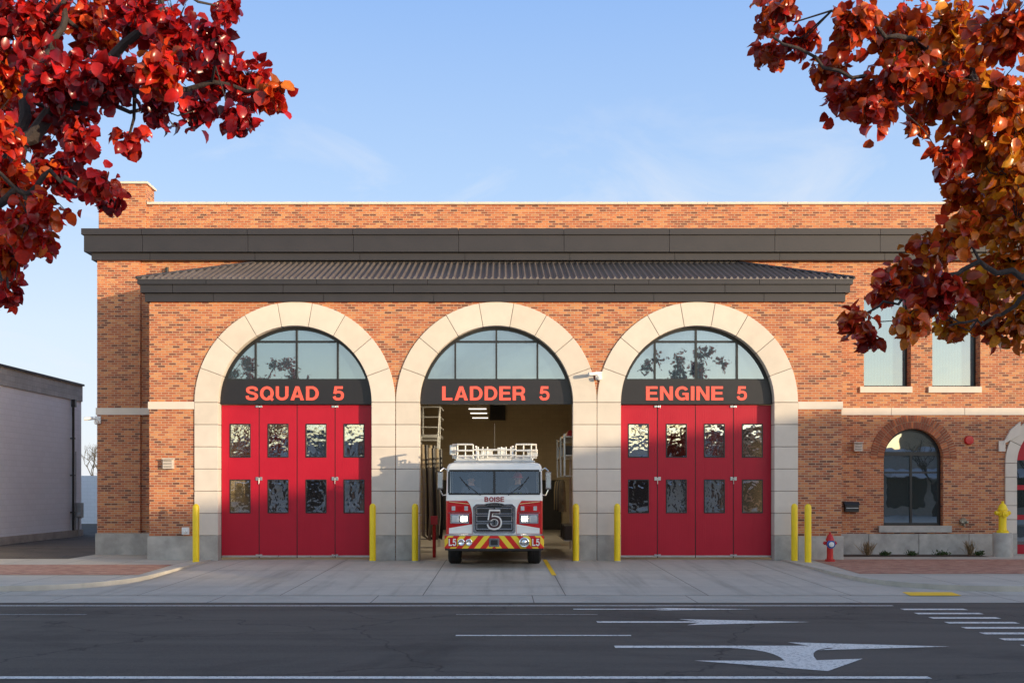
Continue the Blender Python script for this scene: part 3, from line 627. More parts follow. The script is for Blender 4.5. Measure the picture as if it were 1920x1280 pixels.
def pear_tree(loc,clusters,limbs,pal,label,extra,ls=1.15,tonef=None):
    T=root('pear_tree',label,'tree',loc); L=Vector(loc)
    bk=B(); limbpts=[]
    for pts,rs in limbs:
        pts=[Vector(p)-L for p in pts]
        dense=[];dr=[]
        for a in range(len(pts)-1):
            for s in range(6):
                t=s/6; j=Vector(rng.normal(size=3))*.012
                dense.append(pts[a].lerp(pts[a+1],t)+(j if dense else j*0)); dr.append(rs[a]*(1-t)+rs[a+1]*t)
        dense.append(pts[-1]); dr.append(rs[-1]); bk.path(dense,dr,9); limbpts+=list(zip(dense,dr))
    P=[];D=[];S=[];C=[]
    cl=[(Vector(c[:3])-L,c[3],1.) for c in clusters]+[(Vector(c[:3])-L,c[3],ls) for c in extra]
    allp=list(limbpts)
    order=sorted(cl,key=lambda c:min((c[0]-q[0]).length for q in limbpts))
    pal_=np.array(pal)
    for c,R,sc in order:
        q=min(allp,key=lambda q:(c-q[0]).length+ (0 if q[1]>.004 else .3)); mid=q[0].lerp(c,.5)+Vector((0,0,-.03))+Vector(rng.normal(size=3))*.02
        r0=min(q[1]*.7,.010+R*.02); pts=[q[0],mid,c]; bk.path(pts,[r0,r0*.75,r0*.5],6); allp+=[(mid,r0*.75),(c,r0*.5)]
        nt_=max(9,int(80*(R/.2)**1.75)) if sc==1. else 22
        tone=rng.random() if tonef is None else tonef(c+L)
        for k in range(nt_):
            v=Vector(rng.normal(size=3)); v.y*=1.2; v=v.normalized()*R*(.30+.70*rng.random()); e=c+v
            m2=c.lerp(e,.5)+Vector((0,0,.02)); bk.path([c,m2,e],[.003,.0022,.0013],4)
            for j in range(rng.integers(4,7)):
                t=.3+.75*j/5.; bp_=np.array(c.lerp(e,min(t,1.05)))+rng.normal(size=3)*.02
                dd=np.array(v.normalized())*.5+rng.normal(size=3)*.6+np.array((0,0,-.75))
                P.append(bp_); D.append(dd); S.append(rng.uniform(.036,.064)*sc)
                w=np.clip(tone*.6+rng.random()*.5,0,.999); i_=int(w*(len(pal_)-1)); f_=w*(len(pal_)-1)-i_
                C.append((pal_[i_]*(1-f_)+pal_[i_+1]*f_)*rng.uniform(.5,1.3))
    bk.obj('trunk',bark,T,smooth=True)
    nr=np.tile(np.array([.35,-.8,.35]),(len(P),1))*1.1
    leaf_object('crown',np.array(P),np.array(D),np.array(S),np.array(C),lm,T,norms=nr+rng.normal(size=(len(P),3))*1.)
    print('leaves',len(P)); return T
DY=-25.5
def cp(u,v,r,d=None):
    d=rng.uniform(-.35,.5) if d is None else d
    k=(4.5+d)/4.5/450.
    return ((u-940)*k,DY+d,2+(915-v)*k,r*k)
Lc=[(60,40,85),(170,50,75),(260,30,70),(330,70,75),(300,130,65),(400,135,52),(465,150,46),(510,175,30),(450,215,33),(375,205,45),(290,200,42),(205,150,65),(110,150,80),(20,150,75),(50,240,70),(130,225,55),(240,262,22),(25,340,65),(100,320,55),(180,340,38),(205,365,20),(55,420,48),(20,480,42),(95,385,30),(85,455,22),(12,548,28),(-20,250,80),(-30,420,70),(-40,60,90),(410,80,35),(425,15,26),(160,270,30)]
Rc=[(1440,30,36),(1445,95,34),(1500,80,30),(1550,120,42),(1590,170,45),(1640,205,32),(1600,50,60),(1690,60,70),(1790,60,80),(1890,60,85),(1680,150,60),(1770,170,70),(1870,180,80),(1720,220,35),(1820,270,70),(1770,300,32),(1890,330,60),(1800,355,42),(1850,410,60),(1800,440,45),(1745,470,42),(1690,510,42),(1665,540,30),(1610,600,33),(1625,630,22),(1700,600,36),(1760,550,60),(1840,540,65),(1900,500,60),(1790,610,32),(1860,612,34),(1910,612,36),(1950,200,90),(1960,400,90),(1960,560,70),(1470,10,24),(1900,260,60),(1905,420,60),(1850,330,45),(1720,110,50),(1810,120,60)]
def W(u,v,d=0.): a=cp(u,v,1,d); return a[:3]
tl=(-3.3,-25.3,.0)
pear_tree(tl,[cp(*c) for c in Lc],[
 ([(-3.3,-25.3,0),(-3.28,-25.3,1.6),(-3.1,-25.35,2.6),(-3.15,-25.3,4.2),(-3.3,-25.1,5.8)],[.13,.11,.095,.06,.02]),
 ([(-3.2,-25.32,2.2),W(-80,420,.1),W(30,290,.1),W(130,170,.1),W(290,40,0),W(330,-80,.1)],[.08,.05,.036,.026,.016,.008]),
 ([W(100,210,.1),W(230,170,0),W(380,165,-.1),W(530,160,-.1)],[.022,.014,.010,.005]),
 ([W(30,290,.1),W(60,150,.2),W(110,60,.2),W(150,-80,.2)],[.03,.02,.015,.01]),
 ([W(-60,400,.1),W(20,370,-.1),W(90,330,-.1),W(190,345,-.1)],[.025,.015,.010,.005]),
 ([W(-80,420,.1),W(-30,480,0),W(15,540,0)],[.02,.012,.005]),
 ],[(.07,.004,.010),(.22,.007,.014),(.42,.011,.014),(.64,.018,.014),(.72,.05,.014),(.78,.20,.02)],'red autumn pear tree with glossy leaves beside the road',
 [(rng.uniform(-5.2,-2.95),rng.uniform(-26.3,-23.9),rng.uniform(3.0,6.6),.42) for _ in range(34)])
tr=(3.9,-25.0,.0)
pear_tree(tr,[cp(*c) for c in Rc],[
 ([(3.9,-25.,0),(3.88,-25.,1.7),(3.7,-25.1,2.7),(3.6,-25.1,4.2),(3.7,-25.,6)],[.13,.11,.095,.06,.02]),
 ([(3.85,-25.05,2.2),W(2120,560,.2),W(1960,360,.1),W(1850,180,.1),W(1720,80,0),W(1560,20,0)],[.08,.045,.03,.018,.011,.006]),
 ([W(1850,185,.1),W(1720,160,0),W(1600,140,-.1),W(1450,70,-.1)],[.016,.011,.008,.005]),
 ([W(2120,560,.2),W(1960,520,0),W(1830,500,-.1),W(1720,540,-.1),W(1610,590,-.1)],[.028,.016,.010,.007,.004]),
 ([W(1960,520,0),W(1880,590,.1),W(1780,610,.1)],[.013,.008,.004]),
 ],[(.16,.007,.011),(.36,.014,.012),(.52,.035,.012),(.62,.085,.012),(.72,.17,.014),(.85,.36,.02)],'orange and rust autumn pear tree beside the road',
 [(rng.uniform(3.3,5.4),rng.uniform(-26.0,-23.9),rng.uniform(3.6,6.6),.42) for _ in range(18)],tonef=lambda c:min(1,max(0,(c.x-1.0)*.75+rng.normal()*.2)))
for tx,ty in ((9.6,-25.8),(-12.2,-25.4)):
    pear_tree((tx,ty,0),[],[([(tx,ty,0),(tx,ty,2.2),(tx+.1,ty,4.5),(tx,ty,7.6)],[.16,.13,.08,.02]),([(tx,ty,2.4),(tx-.8,ty,4.0),(tx-1.3,ty,6.0)],[.08,.05,.02]),([(tx,ty,2.5),(tx+.8,ty,4.2),(tx+1.3,ty,6.2)],[.08,.05,.02])],
     [(.20,.008,.010),(.40,.02,.012),(.55,.06,.012)],'red autumn pear tree in the roadside row',
     [(tx+rng.normal()*1.1,ty+rng.normal()*.8,rng.uniform(3.2,9.0),.65) for _ in range(60)],2.4)
def grow(b,p,d,r,l,n):
    e=p+d*l; b.path([p,p.lerp(e,.5)+Vector(rng.normal(size=3))*l*.05,e],[r,r*.85,r*.7],5)
    if n==0: return
    for _ in range(3 if n>1 else 4):
        q=(d+Vector(rng.normal(size=3))*.45+Vector((0,0,.12))).normalized(); grow(b,p.lerp(e,rng.uniform(.6,1)),q,r*.55,l*.75,n-1)
twig=M('twig_tan',(.36,.24,.13),.9,var=.3)
for x_ in (-24.5,-26.5,-23.3):
    b=B(); grow(b,Vector((0,0,0)),Vector((0,0,1)),.11,1.9,5)
    b.obj('bare_tree',twig,None,'leafless tan tree behind the white shed','tree',norm=False).location=(x_,41,0)
for x_ in (-19,-12,-3,5,13,20,31,38):
    b=B(); grow(b,Vector((0,0,0)),Vector((0,0,1)),.2,2.3,5)
    b.obj('bare_tree',bark,None,'dark leafless street tree on the opposite sidewalk','tree',norm=False).location=(x_,-42,0)
gm=leafmat('plant_leaf',.3,.6,.3)
def shrub(x,y,h,kind_):
    n=60 if kind_=='grass' else 120
    if kind_=='grass':
        P=rng.normal(size=(n,3))*np.array([.05,.05,0]); D=rng.normal(size=(n,3))*.28+np.array([0,0,1]); S=rng.uniform(.6,1,n)*h; c=np.array([(.35,.24,.12)]*n)*rng.uniform(.6,1.2,(n,1)); o=leaf_object('ornamental_grass',P,D,S,c,gm,wide=.05,label='dry tan ornamental grass clump in planting bed',cat='plant')
    else:
        P=rng.normal(size=(n,3))*np.array([.12,.10,.06])*h/.25; P[:,2]=abs(P[:,2])+.02; D=rng.normal(size=(n,3))+np.array([0,0,.6]); S=rng.uniform(.035,.06,n); c=np.array([(.06,.10,.03)]*n)*rng.uniform(.5,1.5,(n,1)); o=leaf_object('shrub',P,D,S,c,gm,label='small green shrub in planting bed',cat='plant')
    o.location=(x,y,.03)
for x_,h_,k_ in ((10.75,.5,'grass'),(11.25,.15,'s'),(12.05,.17,'s'),(12.95,.2,'s'),(13.75,.5,'grass'),(14.0,.16,'s')): shrub(x_,1.7,h_,k_)
# ================================================================ FIRE TRUCK
tk=root('fire_truck','white and red ladder fire truck with headlights on, leaving bay','fire truck',(-.18,-2.3,-.02)); tk.scale=(1.01,1,1)
tred=M('truck_red',(.55,.010,.012),.22,var=.05,coat=.8); twh=M('truck_white',(.85,.83,.79),.22,var=.03,coat=.8); chrome=M('chrome',(.85,.85,.86),.12,metal=1.,var=.05)
tblk=M('truck_black',(.015,.015,.016),.5); rub=M('tyre_rubber',(.02,.02,.021),.8,var=.2,bump=.3); darkin=M('cab_interior',(.07,.07,.072),.7)
def rr(hw,yf,yb,r,k=5):
    out=[]
    for (cx,cy,a0) in ((-hw+r,yf+r,180),(hw-r,yf+r,270),(hw-r,yb-r,0),(-hw+r,yb-r,90)):
        for i in range(k): a=math.radians(a0+90*i/(k-1)); out.append((cx+r*math.cos(a),cy+r*math.sin(a)))
    return out
b=B(); rings=[(.62,1.22,.02,.07),(.95,1.23,.0,.07),(1.70,1.23,.0,.07),(1.80,1.23,.0,.07),(1.88,1.225,.02,.07),(2.47,1.215,.10,.07),(2.57,1.21,.115,.08),(2.65,1.17,.15,.12),(2.69,1.08,.24,.2)]
n=20; NR=len(rings)
for i,(z_,hw,yf,r_) in enumerate(rings):
    for p in rr(hw,yf,2.7-(0 if i<7 else .1*(i-6)),r_): b.v.append((p[0],p[1],z_))
for i in range(NR-1):
    for j in range(n):
        if i==4 and j in (4,9,19): continue
        b.f.append([i*n+j,i*n+(j+1)%n,(i+1)*n+(j+1)%n,(i+1)*n+j]); b.m.append(0 if i<2 else 1)
b.f.append(list(range((NR-1)*n,NR*n))); b.m.append(1); b.f.append(list(range(n))); b.m.append(0)
b.obj('cab',[tred,twh],tk,smooth=True,norm=False)
b=B()
b.prism([(-.78,1.74),(.78,1.74)]+bez((.76,1.73),(.60,1.69),(.565,1.40),6)+[(.555,1.1),(.555,.84),(-.555,.84),(-.555,1.1)]+bez((-.565,1.40),(-.60,1.69),(-.76,1.73),6),-.012,.03)
for s in (-1,1): b.prism([(s*1.15,.86),(s*.565,.86),(s*.565,1.10),(s*1.15,1.00)],-.012,.03)
fp=b.obj('front_panel',twh,tk,bevel=.006)
text('BOISE',-.25,.25,1.675,1.80,-.014,M('boise_red',(.30,.008,.012),.4),fp,ext=.006)
for s in (-1,1):
    b=B(); b.prism([(s*.64,1.625),(s*1.15,1.685),(s*1.15,1.672),(s*.65,1.612)],-.017,-.001); b.obj('trim_stripe',M('gold_stripe',(.8,.62,.3),.3),tk)
for s in (-1,1):
    g=B(); xa,xb=sorted((s*.03,s*1.15)); xa2,xb2=sorted((s*.03,s*1.14))
    g.add([(xa,.015,1.885),(xb,.015,1.885),(xb2,.098,2.465),(xa2,.098,2.465)],[(0,1,2,3)]); g.obj('windshield',glass_cab,tk)
    g=B(); g.add([(s*1.223,.12,1.89),(s*1.223,1.25,1.89),(s*1.214,1.25,2.46),(s*1.214,.2,2.46)],[(0,1,2,3)]); g.obj('side_window',glass_cab,tk)
    g=B(); g.box(*sorted((s*1.16,s*1.212)),1.25,2.6,1.88,2.47); g.obj('cab_pillar',twh,tk)
b=B()
def slant(x0,x1,z0,z1,off,th):
    f=lambda z_:.015+(z_-1.885)/.58*.083
    b.add([(x0,f(z0)-off,z0),(x1,f(z0)-off,z0),(x1,f(z1)-off,z1),(x0,f(z1)-off,z1),(x0,f(z0)+th,z0),(x1,f(z0)+th,z0),(x1,f(z1)+th,z1),(x0,f(z1)+th,z1)],[(0,1,2,3),(7,6,5,4),(0,4,5,1),(1,5,6,2),(2,6,7,3),(3,7,4,0)])
slant(-.03,.03,1.86,2.49,.012,.02); slant(-1.16,1.16,1.855,1.90,.012,.02); slant(-1.15,1.15,2.45,2.50,.012,.02); slant(-1.18,-1.13,1.9,2.45,.012,.02); slant(1.13,1.18,1.9,2.45,.012,.02)
b.obj('windshield_frame',tblk,tk)
for s in (-1,1): b=B(); b.cyl((s*.35,-.02,1.84),(s*.75,.025,2.15),.010,n=6); b.cyl((s*.62,.0,1.98),(s*.88,.045,2.32),.012,n=6); b.obj('wiper',tblk,tk)
b=B(); b.box(-1.1,1.1,.2,.75,1.2,1.80); b.box(-1.1,1.1,.2,.45,1.80,1.86); b.box(-1.15,1.15,2.3,2.35,1.0,2.5); b.box(-.3,.3,.8,2.2,1.2,1.85)
for s in (-1,1): b.box(s*.62-.27,s*.62+.27,1.15,1.6,1.2,1.45); b.box(s*.62-.27,s*.62+.27,1.55,1.7,1.45,2.3); b.box(s*.62-.13,s*.62+.13,1.56,1.68,2.3,2.45)
b.obj('cab_interior',darkin,tk,bevel=.02)
b=B(); 
pts=[(.62+.2*math.cos(t),.72+.05*math.sin(t),1.93+.17*math.sin(t)) for t in [2*pi*i/20 for i in range(21)]]; b.path(pts,[.016]*21,6); b.cyl((.62,.8,1.7),(.62,.72,1.93),.02); b.cyl((.43,.72,1.93),(.81,.72,1.93),.014); b.obj('steering_wheel',tblk,tk)
b=B(); rpoly=lambda x0,x1,z0,z1,c:[(x0+c,z0),(x1-c,z0),(x1,z0+c),(x1,z1-c*1.6),(x1-c*1.6,z1),(x0+c*1.6,z1),(x0,z1-c*1.6),(x0,z0+c)]
b.prism(rpoly(-.54,.54,.86,1.62,.05),-.07,-.013); b.prism(rpoly(-.48,.48,.92,1.56,.04),-.078,-.07,1)
for k in range(3):
    z_=.965+k*.195
    for s in (-1,1):
        xa,xb=.02,.455
        b.box(*sorted((s*xa,s*xb)),-.105,-.079,z_,z_+.026,0); b.box(*sorted((s*xa,s*xb)),-.105,-.079,z_+.143,z_+.165,0)
        b.box(*sorted((s*(xb-.025),s*xb)),-.104,-.079,z_+.026,z_+.143,0)
        for q in (.05,.085,.118): b.box(*sorted((s*.03,s*.42)),-.085,-.079,z_+q,z_+q+.006,2)
gr=b.obj('grille',[chrome,tblk,M('grille_mesh',(.12,.12,.12),.4,metal=.6)],tk,bevel=.003)
text('5',-.185,.185,.97,1.47,-.106,M('numeral_outline',(.78,.76,.73),.35),gr,name='numeral',ext=.03,sw=.22); text('5',-.172,.172,.99,1.45,-.139,M('numeral_dark',(.06,.02,.022),.4),gr,name='numeral',ext=.006,sw=.12)
b=B(); b.prism([(x_*.25,1.60+z_*.05) for x_,z_ in arc(0,0,1,0,360,20)[:-1]],-.1,-.07); bd=b.obj('badge',tblk,tk)
text('PIERCE',-.17,.17,1.582,1.618,-.102,chrome,bd,ext=.004)
lens_on=M('headlamp_lit',(1,.90,.66),.3,emit=45); lens_red=M('red_lens',(.5,.01,.01),.15,coat=.5); lens_clear=M('clear_lens',(.7,.72,.74),.15,metal=.4)
for s in (-1,1):
    b=B(); xa,xb=sorted((s*.64,s*1.12)); b.box(xa,xb,-.05,-.0,1.12,1.36); hb=b.obj('headlight',chrome,tk,bevel=.01)
    for k in range(2):
        cx=s*(.77+.22*k); q=B(); q.box(cx-.095,cx+.095,-.058,-.05,1.15,1.33); q.obj('lamp_housing',lens_clear,hb,bevel=.004)
        q=B(); q.box(cx-.07,cx+.07,-.068,-.058,1.185,1.295); q.obj('lamp_lens',lens_on if k==0 else lens_clear,hb,bevel=.01)
    b=B(); xa,xb=sorted((s*.66,s*1.10)); b.box(xa,xb,-.03,0,1.42,1.585); wl=b.obj('warning_light',tred,tk,bevel=.01)
    for k in range(3):
        q=B(); q.box(s*(.715+.16*k)-.045,s*(.715+.16*k)+.045,-.042,-.03,1.45,1.56); q.obj('lamp_lens',(lens_clear,lens_red,lens_clear)[k],wl,bevel=.008)
    b=B(); b.box(*sorted((s*.60,s*1.16)),-.03,0,1.385,1.40); b.obj('chrome_strip',chrome,tk)
def chev():
    m,nt,p,o=base('chevron'); tc=nd(nt,'ShaderNodeTexCoord'); s=nd(nt,'ShaderNodeSeparateXYZ'); nt.links.new(tc.outputs['Object'],s.inputs[0])
    u=math_(nt,'ADD',math_(nt,'ABSOLUTE',s.outputs[0]),math_(nt,'MULTIPLY',s.outputs[2],.8))
    f=math_(nt,'GREATER_THAN',math_(nt,'FRACT',math_(nt,'MULTIPLY',u,3.3)),.5)
    nt.links.new(mixc(nt,f,(.68,.02,.015),(.92,.66,.05)),p.inputs['Base Color']); p.inputs['Roughness'].default_value=.3; return m
b=B(); pl=[(-1.25,-.02),(-1.25,-.30),(-1.16,-.45),(1.16,-.45),(1.25,-.30),(1.25,-.02)]; b.prism(pl,.50,.82,axis='z'); bu=b.obj('bumper',chev(),tk,bevel=.015)
pl2=[(x_*.99,y_*.985) for x_,y_ in pl]
b=B(); b.prism(pl2,.822,.85,axis='z'); b.obj('bumper_deck',[steel],tk,bevel=.008)
b=B(); b.prism(pl2,.45,.498,axis='z'); b.obj('bumper_skirt',[tblk],tk,bevel=.008)
for s in (-1,1):
    b=B(); b.box(*sorted((s*.93,s*1.15)),-.460,-.452,.54,.78); pb=b.obj('plate_backing',tred,tk)
    text('L5',*((-1.135,-.95) if s<0 else (.95,1.135)),.57,.75,-.462,twh,pb,ext=.006)
b=B(); b.box(-.13,.13,-.47,-.45,.55,.76); b.box(-.09,.09,-.478,-.47,.59,.72,1); b.obj('winch_cover',[chrome,tblk],tk)
for cx in (-.82,-.63): b=B(); b.lathe([(.085,-.45),(.085,-.50),(.07,-.505),(.045,-.47),(.0,-.46)],(cx,0,.66),'y',20,0); b.obj('horn',[chrome],tk,smooth=True)
b=B(); b.lathe([(.125,-.45),(.125,-.53),(.105,-.54),(.08,-.50),(.05,-.52),(.0,-.53)],(.75,0,.66),'y',24); b.obj('siren',chrome,tk,smooth=True)
def wheel(x,y,s):
    b=B(); b.lathe([(.30,-.17),(.47,-.17),(.52,-.14),(.535,-.09),(.535,.09),(.52,.14),(.47,.17),(.30,.17)],(x,y,.535),'x',36)
    for k in range(4): b.lathe([(.536,-.1+k*.06),(.541,-.095+k*.06),(.541,-.06+k*.06),(.536,-.055+k*.06)],(x,y,.535),'x',36)
    t=b.obj('wheel',rub,tk,smooth=True)
    b=B(); b.lathe([(.31,s*.02),(.31,s*.165),(.27,s*.17),(.2,s*.08),(.12,s*.09),(.11,s*.16),(.0,s*.16)],(x,y,.535),'x',24); b.obj('rim',chrome,t,smooth=True)
for s in (-1,1): wheel(s*1.05,1.35,s); wheel(s*1.04,8.2,s); wheel(s*1.04,9.5,s)
b=B()
for s in (-1,1):
    b.prism(arc(1.35,.62,.66,0,180,20),*sorted((s*1.231,s*1.237)),axis='x')
b.box(-.85,.85,-.3,9.5,.42,.62); b.cyl((-1,1.35,.535),(1,1.35,.535),.09); b.box(-.7,.7,.2,2.2,.5,.9)
b.obj('chassis',tblk,tk)
b=B(); b.box(-1.2,1.2,2.9,10.5,.75,2.2,0); b.box(-1.22,1.22,2.88,10.52,2.2,2.35,1)
for k in range(5):
    for s in (-1,1): b.box(*sorted((s*1.2,s*1.215)),3.1+k*1.4,4.3+k*1.4,.85,2.1,2)
b.obj('rear_body',[tred,twh,steel],tk,bevel=.01)
for s in (-1,1):
    b=B(); b.box(*sorted((s*1.30,s*1.44)),-.10,.0,2.0,2.44,0); b.box(*sorted((s*1.315,s*1.425)),-.104,-.1,2.03,2.41,2); b.box(*sorted((s*1.315,s*1.425)),.0,.008,2.03,2.41,1)
    b.path([(s*1.2,.1,2.48),(s*1.29,-.02,2.54),(s*1.37,-.06,2.46)],[.018]*3,6); b.path([(s*1.21,.08,1.86),(s*1.31,-.02,1.84),(s*1.37,-.06,1.98)],[.018]*3,6)
    b.obj('side_mirror',[chrome,tblk,steel],tk,bevel=.02)
b=B(); b.box(-1.05,1.05,.45,.75,2.70,2.74,1); b.box(-1.0,-.45,.47,.73,2.74,2.83,0); b.box(.45,1.0,.47,.73,2.74,2.83,0); b.box(-.44,.44,.47,.73,2.74,2.80,2); b.obj('light_bar',[lens_clear,steel,twh],tk,bevel=.015)
b=B()
for s in (-1,1):
    for z_ in (2.84,3.12): b.cyl((s*.48,.9,z_),(s*.48,10,z_-.05),.03,n=6)
    for k in range(26): b.cyl((s*.48,.9+k*.35,2.84),(s*.48,1.07+k*.35,3.12),.014,n=5)
for k in range(26): b.cyl((-.48,.9+k*.35,2.84),(.48,.9+k*.35,2.84),.018,n=5)
b.box(-.8,.8,2.9,3.6,2.35,2.8)
b.obj('ladder',[twh],tk)
b=B()
for z_,y_ in ((2.86,.4),(3.0,.35),(3.16,.4)):
    b.path([(-1.08,1.1,z_),(-1.08,y_+.2,z_),(-.95,y_,z_),(-.55,y_,z_)],[.025]*4,6); b.path([(1.08,1.1,z_),(1.08,y_+.2,z_),(.95,y_,z_),(.55,y_,z_)],[.025]*4,6)
b.cyl((-.55,.4,3.02),(.55,.4,3.02),.026,n=6); b.cyl((-.55,.4,2.88),(.55,.4,2.88),.026,n=6)
for x_ in (-1.08,-.95,-.75,-.55,-.42,-.3,-.18,.18,.3,.42,.55,.75,.95,1.08): b.cyl((x_,.42 if abs(x_)<1 else .65,2.8),(x_,.42 if abs(x_)<1 else .65,3.16 if abs(x_)>.5 else 3.1),.02,n=6)
b.box(-1.05,1.05,.5,1.2,2.80,2.84); b.box(-.35,-.05,.42,.6,2.86,3.0); b.box(.08,.3,.42,.55,2.9,3.08); b.box(-1.16,-1.0,.6,.85,2.9,3.15); b.box(.85,1.12,.6,.8,2.86,3.04)
b.obj('ladder_platform',[M('platform_silver',(.75,.73,.68),.35,metal=.3)],tk,bevel=.004)
b=B(); b.cyl((0,1.2,2.68),(0,1.2,3.75),.01,.006,n=5); b.obj('antenna',tblk,tk)
def person(loc,label,arms,helmet):
    r=root('person',label,'person',loc)
    me=bpy.data.meshes.new('body'); bm=bmesh.new(); sl=bm.verts.layers.skin.verify()
    J={'pel':((0,0,.0),.15),'ab':((0,.0,.2),.14),'ch':((0,-.0,.42),.165),'nk':((0,-.01,.57),.06),'hd':((0,-.03,.68),.088),'ht':((0,-.03,.80),.075),
       'hipL':((-.1,-.06,-.01),.1),'knL':((-.13,-.46,.02),.07),'anL':((-.13,-.5,-.40),.05),'toL':((-.13,-.66,-.43),.04),
       'hipR':((.1,-.06,-.01),.1),'knR':((.13,-.46,.02),.07),'anR':((.13,-.5,-.40),.05),'toR':((.13,-.66,-.43),.04),
       'shL':((-.2,0,.48),.07),'elL':((-.27,-.14,.24),.05),'haL':(arms[0],.035),'shR':((.2,0,.48),.07),'elR':((.27,-.14,.24),.05),'haR':(arms[1],.035)}
    V={}
    for k,(c,rad) in J.items():
        v=bm.verts.new(c); v[sl].radius=(rad,rad*.9); V[k]=v; v[sl].use_root=(k=='pel')
    for e in (('pel','ab'),('ab','ch'),('ch','nk'),('nk','hd'),('hd','ht'),('pel','hipL'),('hipL','knL'),('knL','anL'),('anL','toL'),('pel','hipR'),('hipR','knR'),('knR','anR'),('anR','toR'),('ch','shL'),('shL','elL'),('elL','haL'),('ch','shR'),('shR','elR'),('elR','haR')): bm.edges.new((V[e[0]],V[e[1]]))
    for sx,h in ((-1,'haL'),(1,'haR')):
        hc=Vector(J[h][0])
        for i in range(4):
            a=bm.verts.new(hc+Vector((-.03+.02*i,-.06,.01))); c=bm.verts.new(hc+Vector((-.03+.02*i,-.085,-.03-.005*(i%2)))); a[sl].radius=(.01,.01); c[sl].radius=(.008,.008); bm.edges.new((V[h],a)); bm.edges.new((a,c))
        a=bm.verts.new(hc+Vector((-sx*.045,-.03,.02))); a[sl].radius=(.011,.011); bm.edges.new((V[h],a))
    bm.to_mesh(me); bm.free(); o=bpy.data.objects.new('body',me); col.objects.link(o); o.parent=r
    o.modifiers.new('skin','SKIN'); ss=o.modifiers.new('sub','SUBSURF'); ss.levels=1; ss.render_levels=1
    m,nt,p,_=base('person_surface'); tc=nd(nt,'ShaderNodeTexCoord'); s=nd(nt,'ShaderNodeSeparateXYZ'); nt.links.new(tc.outputs['Object'],s.inputs[0])
    f=math_(nt,'GREATER_THAN',s.outputs[2],.585); nt.links.new(mixc(nt,f,(.08,.085,.12),(.60,.36,.26)),p.inputs['Base Color']); p.inputs['Roughness'].default_value=.7
    me.materials.append(m)
    b=B(); 
    for sx in (-1,1): b.lathe([(.0,-.012),(.012,-.006),(.012,.0)],(sx*.032,-.118,.735),'y',8,0)
    b.cyl((0,-.115,.735),(0,-.14,.70),.008,.014,m=1); b.box(-.025,.025,-.122,-.1,.665,.672,2)
    for sx in (-1,1): b.lathe([(0,-.01),(.02,-.01),(.02,.01),(0,.01)],(sx*.09,-.03,.72),'x',8,1)
    b.obj('face',[joint,M('skin',(.5,.3,.22),.6),M('lips',(.35,.12,.1),.6)],r)
    b=B(); b.lathe([(.105,.76),(.10,.80),(.085,.85),(.05,.885),(0,.895)] if not helmet else [(.15,.76),(.145,.775),(.12,.78),(.11,.85),(.07,.90),(0,.92)],(0,-.02,0),'z',18); b.obj('helmet' if helmet else 'hair',M('helmet_red',(.55,.02,.02),.4) if helmet else M('hair_dark',(.03,.02,.015),.8),r,smooth=True)
    for z_ in (.15,.33):
        b=B(); b.lathe([(.165,z_),(.172,z_),(.172,z_+.035),(.165,z_+.035)],(0,0,0),'z',18); b.obj('reflective_band',M('band_yellow',(.55,.6,.08),.5),r)
    return r
person((-.18+.62,-2.3+1.10,1.52),'person in dark jacket driving with hands on wheel',((-.14,-.34,.38),(.14,-.34,.38)),True)
person((-.18-.62,-2.3+1.10,1.50),'person in dark jacket seated in passenger seat',((-.14,-.34,.12),(.14,-.34,.12)),False)
def coat(x,y,z,c,label):
    b=B(); prof=[(.05,0,.0),(.22,.08,-.06),(.24,.1,-.35),(.26,.11,-.75),(.27,.12,-.95)]
    vs=[];n_=14
    for hw,hd,dz in prof:
        for j in range(n_):
            t=2*pi*j/n_; wv=1+.12*math.sin(5*t+dz*4); vs.append((x+max(hd,.04)*math.cos(t)*wv,y+hw*math.sin(t)*wv,z+dz))
    b.add(vs,[(i*n_+j,i*n_+(j+1)%n_,(i+1)*n_+(j+1)%n_,(i+1)*n_+j) for i in range(4) for j in range(n_)])
    for s in (-1,1): b.path([(x,y+s*.2,z-.06),(x-.03,y+s*.32,z-.35),(x-.02,y+s*.33,z-.65)],[.07,.06,.06],8)
    b.obj('turnout_coat',[M('coat',c,.9,var=.2)],None,label,'coat',smooth=True,loc=(x,y,z-.9),group='coats hanging on the rack')
for k in range(5): coat(1.82,2.2+k*.72,2.25,((.02,.02,.022) if k%2 else (.18,.13,.06)),'dark turnout coat hanging on the rack')
rk=root('gear_rack','steel rack holding boxes and helmets in the bay','rack',(2.05,4.2,0))
b=B()
for y_ in (-2.5,-.5,1.5): b.box(.2,.26,y_,y_+.06,0,3.6); b.box(-.22,-.17,y_,y_+.06,2.35,3.6)
for z_ in (.45,2.35,2.95,3.5): b.box(-.2,.26,-2.5,1.56,z_,z_+.03)
b.obj('frame',steel,rk)
for k in range(6): b=B(); b.box(-.18,.15,-2.4+k*.64,-2.0+k*.64,2.98,3.25+.1*(k%2)); b.obj('storage_box',M('gear_box',((.08,.08,.07),(.3,.2,.08),(.1,.13,.2))[k%3],.7),rk,bevel=.01)
for k in range(5): b=B(); b.lathe([(.17,0),(.13,.03),(.12,.1),(.06,.18),(0,.2)],(0,-2.2+k*.75,3.53),'z',14); b.obj('helmet',M('helmet_shell',((.4,.02,.02),(.6,.5,.1),(.03,.03,.03))[k%3],.4),rk,smooth=True)
for k in range(3): b=B(); b.box(-.18,.15,-2.4+k*.9,-1.8+k*.9,.48,.9); b.obj('storage_box',M('gear_box_low',(.10,.09,.07),.7),rk,bevel=.01)
